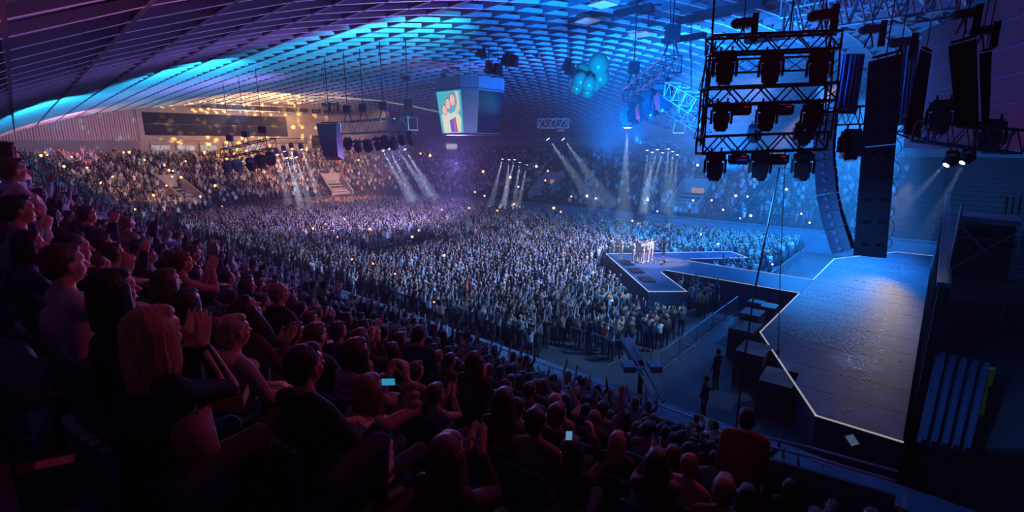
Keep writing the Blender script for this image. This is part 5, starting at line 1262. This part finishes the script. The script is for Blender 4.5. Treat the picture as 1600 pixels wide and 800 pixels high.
# ------------------------------------------------------------------ backstage: scaffold platform, cladding, container wall
M_pipe = mat('scaffold_pipe', (.45, .5, .62), .5)
sf = thing('scaffold_platform', 'dark scaffold platform with a crossed brace beyond the backdrop', 'scaffold', (0, 0, 0))
dS = 15.0; TLs, TRs, BRs, BLs = pt(1499, 352, dS), pt(1594, 362, dS), pt(1578, 440, dS), pt(1480, 432, dS)
def sfp(m, nme, ma): return m.build(nme, ma, sf)
for a, b, n_ in ((pt(1504, 318, dS), pt(1478, 440, dS), 'post'), (pt(1597, 362, dS), pt(1577, 444, dS), 'post')): m = MB(); m.tube(a, b, .035, n=6); sfp(m, n_, M_pipe)
for a, b in ((pt(1502, 354, dS), pt(1578, 432, dS)), (pt(1592, 362, dS), pt(1485, 420, dS))): m = MB(); m.tube(a, b, .022, n=5); sfp(m, 'brace', M_pipe)
m = MB(); m.tube(pt(1494, 370, dS), pt(1594, 378, dS), .02, n=5); sfp(m, 'rail', M_pipe)
k_ = (TLs.lerp(BRs, .5) - Vector((0, 0, CAMZ))); k_.z = 0; k_ = k_.normalized() * 1.6
M_pipe = mat('scaffold_pipe', (.45, .5, .62), .5)
m = MB(); m.add([TLs, TRs, BRs, BLs, TLs + k_, TRs + k_, BRs + k_, BLs + k_], [(0, 1, 2, 3), (7, 6, 5, 4), (0, 4, 5, 1), (1, 5, 6, 2), (2, 6, 7, 3), (3, 7, 4, 0)])
o = sfp(m, 'black_cloth', M_blackm); o.location = CAMF * .1
m = MB(); a, b = pt(1498, 345, dS), pt(1594, 355, dS); m.add([a, b, b + k_, a + k_, a + Vector((0, 0, .16)), b + Vector((0, 0, .16)), b + k_ + Vector((0, 0, .16)), a + k_ + Vector((0, 0, .16))], [(3, 2, 1, 0), (4, 5, 6, 7), (0, 1, 5, 4), (1, 2, 6, 5), (2, 3, 7, 6), (3, 0, 4, 7)]); sfp(m, 'deck', M_cloth2)
for x in (1570, 1580, 1591): m = MB(); m.tube(pt(x, 335, dS + 1), pt(x + 4, 308, dS + 1), .03, n=5); sfp(m, 'rod', M_black)
for i in range(6): m = MB(); m.tube(pt(1590, 392 + 7 * i, dS + .3), pt(1606, 393 + 7 * i, dS + .3), .03, n=5); sfp(m, 'step', M_pipe)
m = MB(); m.tube(BLs, (BLs.x, BLs.y, 0), .04, n=6); m.tube(BRs, (BRs.x, BRs.y, 0), .04, n=6); sfp(m, 'leg', M_pipe)
def clad(corners, d, n, label, ma, nme, rib=.06):
    (x0, y0), (x1, y1), (x2, y2), (x3, y3) = corners; t = thing(nme, label, 'wall panel', (0, 0, 0)); A, B, C_, D_ = pt(x0, y0, d[0]), pt(x1, y1, d[1]), pt(x2, y2, d[2]), pt(x3, y3, d[3]); nr = (B - A).cross(D_ - A).normalized(); nr = nr if nr.dot(CAMF) < 0 else -nr
    for i in range(n * 2):
        u0, u1 = i / (2 * n), (i + 1) / (2 * n); o_ = nr * (rib if i % 2 else 0); q = [A.lerp(B, u0), A.lerp(B, u1), D_.lerp(C_, u1), D_.lerp(C_, u0)]
        m = MB(); m.add([p_ + o_ for p_ in q] + [p_ - nr * .05 for p_ in q], [(0, 1, 2, 3), (7, 6, 5, 4), (0, 4, 5, 1), (1, 5, 6, 2), (2, 6, 7, 3), (3, 7, 4, 0)]); m.build('rib' if i % 2 else 'sheet', ma, t)
    m = MB(); m.tube(A + nr * .05, B + nr * .05, .05, n=5); m.build('top_rail', M_black, t); return t
clad([(1462, 553), (1548, 572), (1516, 706), (1432, 690)], (13.5, 12.6, 10.2, 10.9), 5, 'blue ribbed metal container side below the backstage platform', mat('ribbed_blue_metal', (.025, .04, .09), .5, noise_amt=.25, scale=2), 'container_side', .09)
clad([(1473, 428), (1580, 440), (1578, 466), (1476, 452)], (15, 15, 15.2, 15.2), 6, 'short pale corrugated strip under the scaffold cloth', M_cloth2, 'cladding_strip', .03)
m = MB(); m.add([pt(1472, 470, 16), pt(1640, 480, 16), pt(1640, 700, 9.5), pt(1530, 700, 10.5), pt(1550, 575, 13.2), pt(1462, 556, 13.9)], [(0, 1, 2, 3, 4, 5)]); v0 = list(m.v); m.add([(a_, b_, c_ - .15) for a_, b_, c_ in v0], [(5, 4, 3, 2, 1, 0)])
m.f += [(i, 6 + i, 6 + (i + 1) % 6, (i + 1) % 6) for i in range(6)]; m.m += [0] * 6
m.build('backstage_deck', M_blackm, label='dark backstage floor right of the container side', cat='platform')
m = MB(); a = pt(1550, 578, 12.4); m.box(a + Vector((0, 0, -.6)), (.14, .05, 1.3), Matrix.Rotation(RZ, 3, 'Z')); m.build('hi_vis_banner', mat('green_strip', (.25, .55, .12), .6, emit=(.15, .4, .05), estr=.02), label='narrow green strip at the right edge of the container side', cat='banner')
# tablet and rails low right
t = thing('tablet', 'tablet with lit screen lying by the rail at the lower right', 'tablet', pt(1331, 688, 9.5), RZ); t.rotation_euler = (.7, .15, RZ + .5)
m = MB(); m.box((0, 0, 0), (.34, .25, .015)); m.build('frame', M_rail, t); m = MB(); m.box((0, 0, .009), (.28, .19, .004)); m.build('screen', emat('tablet_screen', (.10, .16, .30), .5), t)
rl2 = thing('stair_rail', 'double steel handrail beside the stairs at the lower right', 'railing', (0, 0, 0))
for o_ in (0, .14):
    m = MB(); m.path([pt(1180, 706, 7.6) + Vector((0, 0, o_ - .25)), pt(1180, 697, 7.6) + Vector((0, 0, o_)), pt(1186, 694, 7.55) + Vector((0, 0, o_)), pt(1260, 712, 7.2) + Vector((0, 0, o_)), pt(1400, 752, 6.4) + Vector((0, 0, o_))], .02, 6); m.build('rail', M_rail, rl2)
m = MB(); A, B = pt(1182, 712, 7.6), pt(1400, 775, 6.4); k_ = CAMF * .06; h_ = Vector((0, 0, -.9)); m.add([A, B, B + h_, A + h_, A + k_, B + k_, B + h_ + k_, A + h_ + k_], [(0, 1, 2, 3), (7, 6, 5, 4), (0, 4, 5, 1), (1, 5, 6, 2), (2, 6, 7, 3), (3, 7, 4, 0)]); m.build('side_panel', mat('rail_panel', (.08, .10, .16), .5), rl2)
cable([pt(1070, 688, 6.6), pt(1080, 686, 6.6), pt(1200, 730, 6.0), pt(1330, 785, 5.4)], .014, 'thin handrail sloping down at the bottom right', None, 'hand_rail')

# ------------------------------------------------------------------ small things among the nearest spectators
p = pt(607, 596, 2.72); phone(p, AZ + .05, 'phone with a cyan lit screen held sideways by the woman in the quilted jacket', M_screen2, .15, w=.078, h=.048)
p = pt(889, 680, 3.6); phone(p, AZ, 'upright phone with bright screen held in the dark at the lower middle', M_screen, .1, w=.05, h=.085)
# popcorn bucket and snack tray
bk = thing('popcorn_bucket', 'big paper popcorn bucket with wire handles tilted to the left', 'bucket', pt(316, 716, 2.15)); bk.rotation_euler = (-.15, -.42, AZ)
m = MB(); n_ = 24; vs = [(math.cos(2 * PI * i / n_) * r_, math.sin(2 * PI * i / n_) * r_, z_) for z_, r_ in ((0, .075), (.20, .112), (.20, .106), (.01, .07)) for i in range(n_)]
m.add(vs, [(k * n_ + i, k * n_ + (i + 1) % n_, (k + 1) * n_ + (i + 1) % n_, (k + 1) * n_ + i) for k in range(3) for i in range(n_)] + [tuple(range(n_ - 1, -1, -1)), tuple(range(3 * n_, 4 * n_))]); m.build('paper_cup', mat('bucket_paper', (.42, .13, .08), .6, noise_amt=.5, scale=14, col2=(.22, .16, .22)), bk, True)
m = MB(); r_ = random.Random(5)
for i in range(120): a = r_.uniform(0, 6.28); q = .092 * math.sqrt(r_.random()); m.ell((math.cos(a) * q, math.sin(a) * q, .165 + r_.uniform(0, .02)), (.012, .010, .011), None, 6, 4)
m.build('popcorn', mat('popcorn', (.7, .5, .25), .7), bk)['kind'] = 'stuff'
for sx in (-1, 1): m = MB(); m.path([(sx * .108, math.cos(t) * .035, .19 + math.sin(t) * .085) for t in [PI * i / 10 for i in range(11)]], .003, 5); m.build('handle', M_rail, bk)
tr = thing('snack_tray', 'reddish square snack box lying open beside the track jacket sleeve', 'box', pt(356, 628, 2.4), AZ + .3)
m = MB(); m.box((0, 0, 0), (.16, .13, .015)); m.build('tray_floor', mat('tray_card', (.35, .10, .07), .6), tr)
for c, s_ in (((0, -.065, .025), (.16, .006, .05)), ((0, .065, .025), (.16, .006, .05)), ((-.08, 0, .025), (.006, .13, .05)), ((.08, 0, .025), (.006, .13, .05))): m = MB(); m.box(c, s_); m.build('tray_side', MATS['tray_card'], tr)
m = MB(); 
for i in range(14): m.tube((r_.uniform(-.06, .05), r_.uniform(-.05, .05), .02), (r_.uniform(-.06, .06), r_.uniform(-.05, .05), .045), .006, n=4)
m.build('snack', mat('snack', (.5, .25, .15), .7), tr)['kind'] = 'stuff'
# big dark seat on the left with a pale jacket over it
st = thing('stadium_seat', 'large dark blue seat back at the left edge with a jacket over it', 'seat', pt(-52, 660, 2.5), AZ + .55)
m = MB(); 
for i in range(9): t_ = -.5 + (i + .5) / 9; m.box((t_ * .42, abs(t_) ** 2 * .10, .12), (.05, .05, .60 - abs(t_) ** 3 * .6))
m.build('backrest', M_seat, st); m = MB(); m.box((0, .28, -.22), (.42, .46, .06)); m.build('seat_pan', M_seat, st); m = MB(); m.box((0, .15, -.45), (.08, .3, .45)); m.build('bracket', M_black, st)
m = MB(); n_ = 14
for i in range(n_ + 1):
    for j in range(7):
        u = i / n_; x = -.26 + .5 * u; m.v.append((x, (j - 3) * .035 + .02 * math.sin(7 * u), .12 - abs(j - 3) * .055 * (1 + .5 * math.sin(9 * u + j)) + .03 * math.sin(5 * u) - (.10 if u > .85 else 0)))
for i in range(n_):
    for j in range(6): a = i * 7 + j; m.f.append((a, a + 7, a + 8, a + 1)); m.m.append(0)
jk = m.build('jacket', mat('pale_jacket', (.16, .15, .2), .85, noise_amt=.3, scale=12), label='grey jacket thrown over the large dark blue seat', cat='jacket', smooth=True)
jk.location = pt(-6, 560, 2.55); jk.rotation_euler = (0, 0, AZ + .15); sm_ = jk.modifiers.new('t', 'SOLIDIFY'); sm_.thickness = .012
pp_ = thing('program_sheet', 'small reddish paper lying in the dark at the lower left', 'paper', pt(86, 722, 1.7), AZ + .5); pp_.rotation_euler = (.35, .1, AZ + .6)
m = MB(); m.box((0, 0, 0), (.10, .035, .002)); m.build('sheet', mat('red_paper', (.55, .25, .25), .7), pp_)

# ------------------------------------------------------------------ phone lights in the crowd
M_flash = emat('phone_flash', (1, .42, .16), 5.0); M_flashw = emat('phone_flash_white', (.9, .85, 1), 5.0)
spots_ = [(64, 243), (71, 238), (73, 242), (100, 260), (112, 245), (136, 262), (158, 286), (176, 276), (193, 238), (202, 238), (226, 250), (211, 327), (257, 258), (264, 266), (270, 267), (260, 290), (269, 276), (290, 252), (240, 305), (283, 277), (336, 290), (313, 307), (347, 323), (550, 405), (583, 412), (617, 428), (694, 399), (678, 472), (538, 343), (508, 350), (489, 357), (578, 358), (654, 360),
          (733, 325), (777, 329), (690, 328), (644, 370), (527, 370), (856, 267), (838, 260), (852, 282), (757, 306), (803, 319), (810, 292), (797, 277), (893, 307), (917, 306), (931, 310), (876, 331), (865, 325), (1012, 312), (1027, 330), (1083, 313), (1112, 313), (1149, 306), (1168, 307), (1229, 296), (1130, 328), (1157, 341), (1173, 337), (1186, 345), (1096, 366), (1122, 381), (1252, 334), (1207, 413), (1090, 258), (1116, 275), (1265, 348), (988, 345), (672, 243), (657, 240), (560, 250), (430, 250), (755, 268), (742, 300)]
fl_m = MB(); fl_m.ell((0, 0, 0), (1, 1, 1), None, 8, 6); fl = fl_m.mesh('flash', M_flash); fl_m = MB(); fl_m.ell((0, 0, 0), (1, 1, 1), None, 8, 6); fl2 = fl_m.mesh('flash', M_flashw)
spots_ = sorted(set(spots_)); ORD2 = ORD + ['tenth', 'eleventh', 'twelfth', 'thirteenth', 'fourteenth', 'fifteenth', 'sixteenth', 'seventeenth', 'eighteenth', 'nineteenth'] + [q + ('' if not k_ else '-' + ORD[k_ - 1]) for q in ('twenty', 'thirty', 'forty', 'fifty') for k_ in range(10)]; cnt_ = {}
for i, (x, y) in enumerate(spots_):
    p = hit(x, y, 1.75, 17); d = depth_of(p); far = x > 900
    zone = ('on the stand left of the display board' if x < 240 and y < 340 else 'on the end stand' if y < 345 and x < 480 else 'on the floor' if y > 345 else 'on the far stand' if x > 750 else 'beyond the floor crowd'); cnt_[zone] = cnt_.get(zone, -1) + 1
    t = thing('phone_light', f'{ORD2[cnt_[zone]]} phone torch from the left, shining {zone}', 'phone light', p, 0, 'phone torches in the crowd')
    o = bpy.data.objects.new('flash', fl2 if far else fl); C.objects.link(o); o.parent = t; s_ = max(.02, (1.3 if i % 3 else 1.9) * d / FPX); o.scale = (s_,) * 3
    m = None; o = bpy.data.objects.new('phone_body', PHM if 'PHM' in globals() else None) if False else None

# ------------------------------------------------------------------ dark sheet added to make the shade beyond the stage wing
dr = thing('shade_sheet', 'wide dark violet sheet added for the shade behind the far right speaker columns', 'drape', (0, 0, 0))
a, b = Vector((-2.6, 47, 0)), Vector((9, 20, 0)); n_ = 30
for i in range(n_):
    A = a.lerp(b, i / n_); B = a.lerp(b, (i + 1) / n_); nv = Vector((b.y - a.y, a.x - b.x, 0)).normalized() * .12; M_ = A.lerp(B, .5) + nv
    m = MB(); zt, zb = 17.6, 9.7
    m.add([(A.x, A.y, zb), (M_.x, M_.y, zb), (B.x, B.y, zb), (A.x, A.y, zt), (M_.x, M_.y, zt), (B.x, B.y, zt), (A.x + .06, A.y + .03, zb), (M_.x + .06, M_.y + .03, zb), (B.x + .06, B.y + .03, zb), (A.x + .06, A.y + .03, zt), (M_.x + .06, M_.y + .03, zt), (B.x + .06, B.y + .03, zt)],
          [(0, 1, 4, 3), (1, 2, 5, 4), (7, 6, 9, 10), (8, 7, 10, 11), (0, 6, 7, 1), (1, 7, 8, 2), (3, 4, 10, 9), (4, 5, 11, 10), (0, 3, 9, 6), (2, 8, 11, 5)]); m.build('drape_panel', mat('shade_sheet_cloth', (.11, .028, .045), .9), dr)
for z_ in (10.6, 12.0, 13.4, 14.8, 16.2): m = MB(); m.tube((a.x - .2, a.y, z_), (b.x - .2, b.y, z_), .03, n=4); m.build('batten', mat('batten_grey', (.12, .09, .2), .6), dr)
m = MB(); m.tube((a.x, a.y, 17.65), (b.x, b.y, 17.65), .05, n=5); m.build('top_pipe', M_black, dr)
# ------------------------------------------------------------------ haze in the hall
mh = bpy.data.materials.new('haze'); mh.use_nodes = True; mh.cycles.volume_sampling = 'EQUIANGULAR'; nt = mh.node_tree
nt.nodes.remove(nt.nodes['Principled BSDF']); vs_ = nt.nodes.new('ShaderNodeVolumeScatter')
vs_.inputs['Density'].default_value = HAZE; vs_.inputs['Anisotropy'].default_value = .2; vs_.inputs['Color'].default_value = (.9, .92, 1, 1)
nt.links.new(vs_.outputs[0], nt.nodes['Material Output'].inputs['Volume'])
mh2 = mh.copy(); mh2.name = 'blue_haze'; mh2.node_tree.nodes['Volume Scatter'].inputs['Density'].default_value = .007
mb = MB(); mb.box((-17, 55, 8.5), (34, 30, 16.8)); h2 = mb.build('haze', mh2, kind='stuff'); tag(h2, 'denser blue haze before the far stand beyond the stage', 'haze')
mb = MB(); mb.box((-44, 38, 10.2), (114, 92, 20.8)); hz = mb.build('haze', mh, kind='stuff'); tag(hz, 'thin stage haze filling the hall', 'haze')

# ------------------------------------------------------------------ look-alikes get told apart by their order from the left
bpy.context.view_layer.update()
by = {}
for o in C.objects:
    if o.parent is None and 'label' in o and o.get('kind') not in ('stuff', 'structure'): by.setdefault(o['label'], []).append(o)
for lab, os_ in by.items():
    if len(os_) < 2: continue
    def _px(o):
        x, y, d = pix_of(o.matrix_world.translation if o.matrix_world.translation.length > .01 else sum((o.matrix_world @ Vector(c) for c in o.bound_box), Vector()) / 8); return x
    os_.sort(key=_px)
    for i, o in enumerate(os_):
        new = f"{ORD2[i]} from the left: {lab}"
        for cut in ('from the left:', ' in the middle of the near stand', ' of the near stand', ' the ', ' a '):
            if len(new.split()) <= 16: break
            new = new.replace('from the left:', 'from left:') if cut[0] == 'f' else new.replace(cut, ' in the middle' if 'middle' in cut else (' ' if cut in (' the ', ' a ') else ''))
        o['label'] = ' '.join(new.split()[:16])
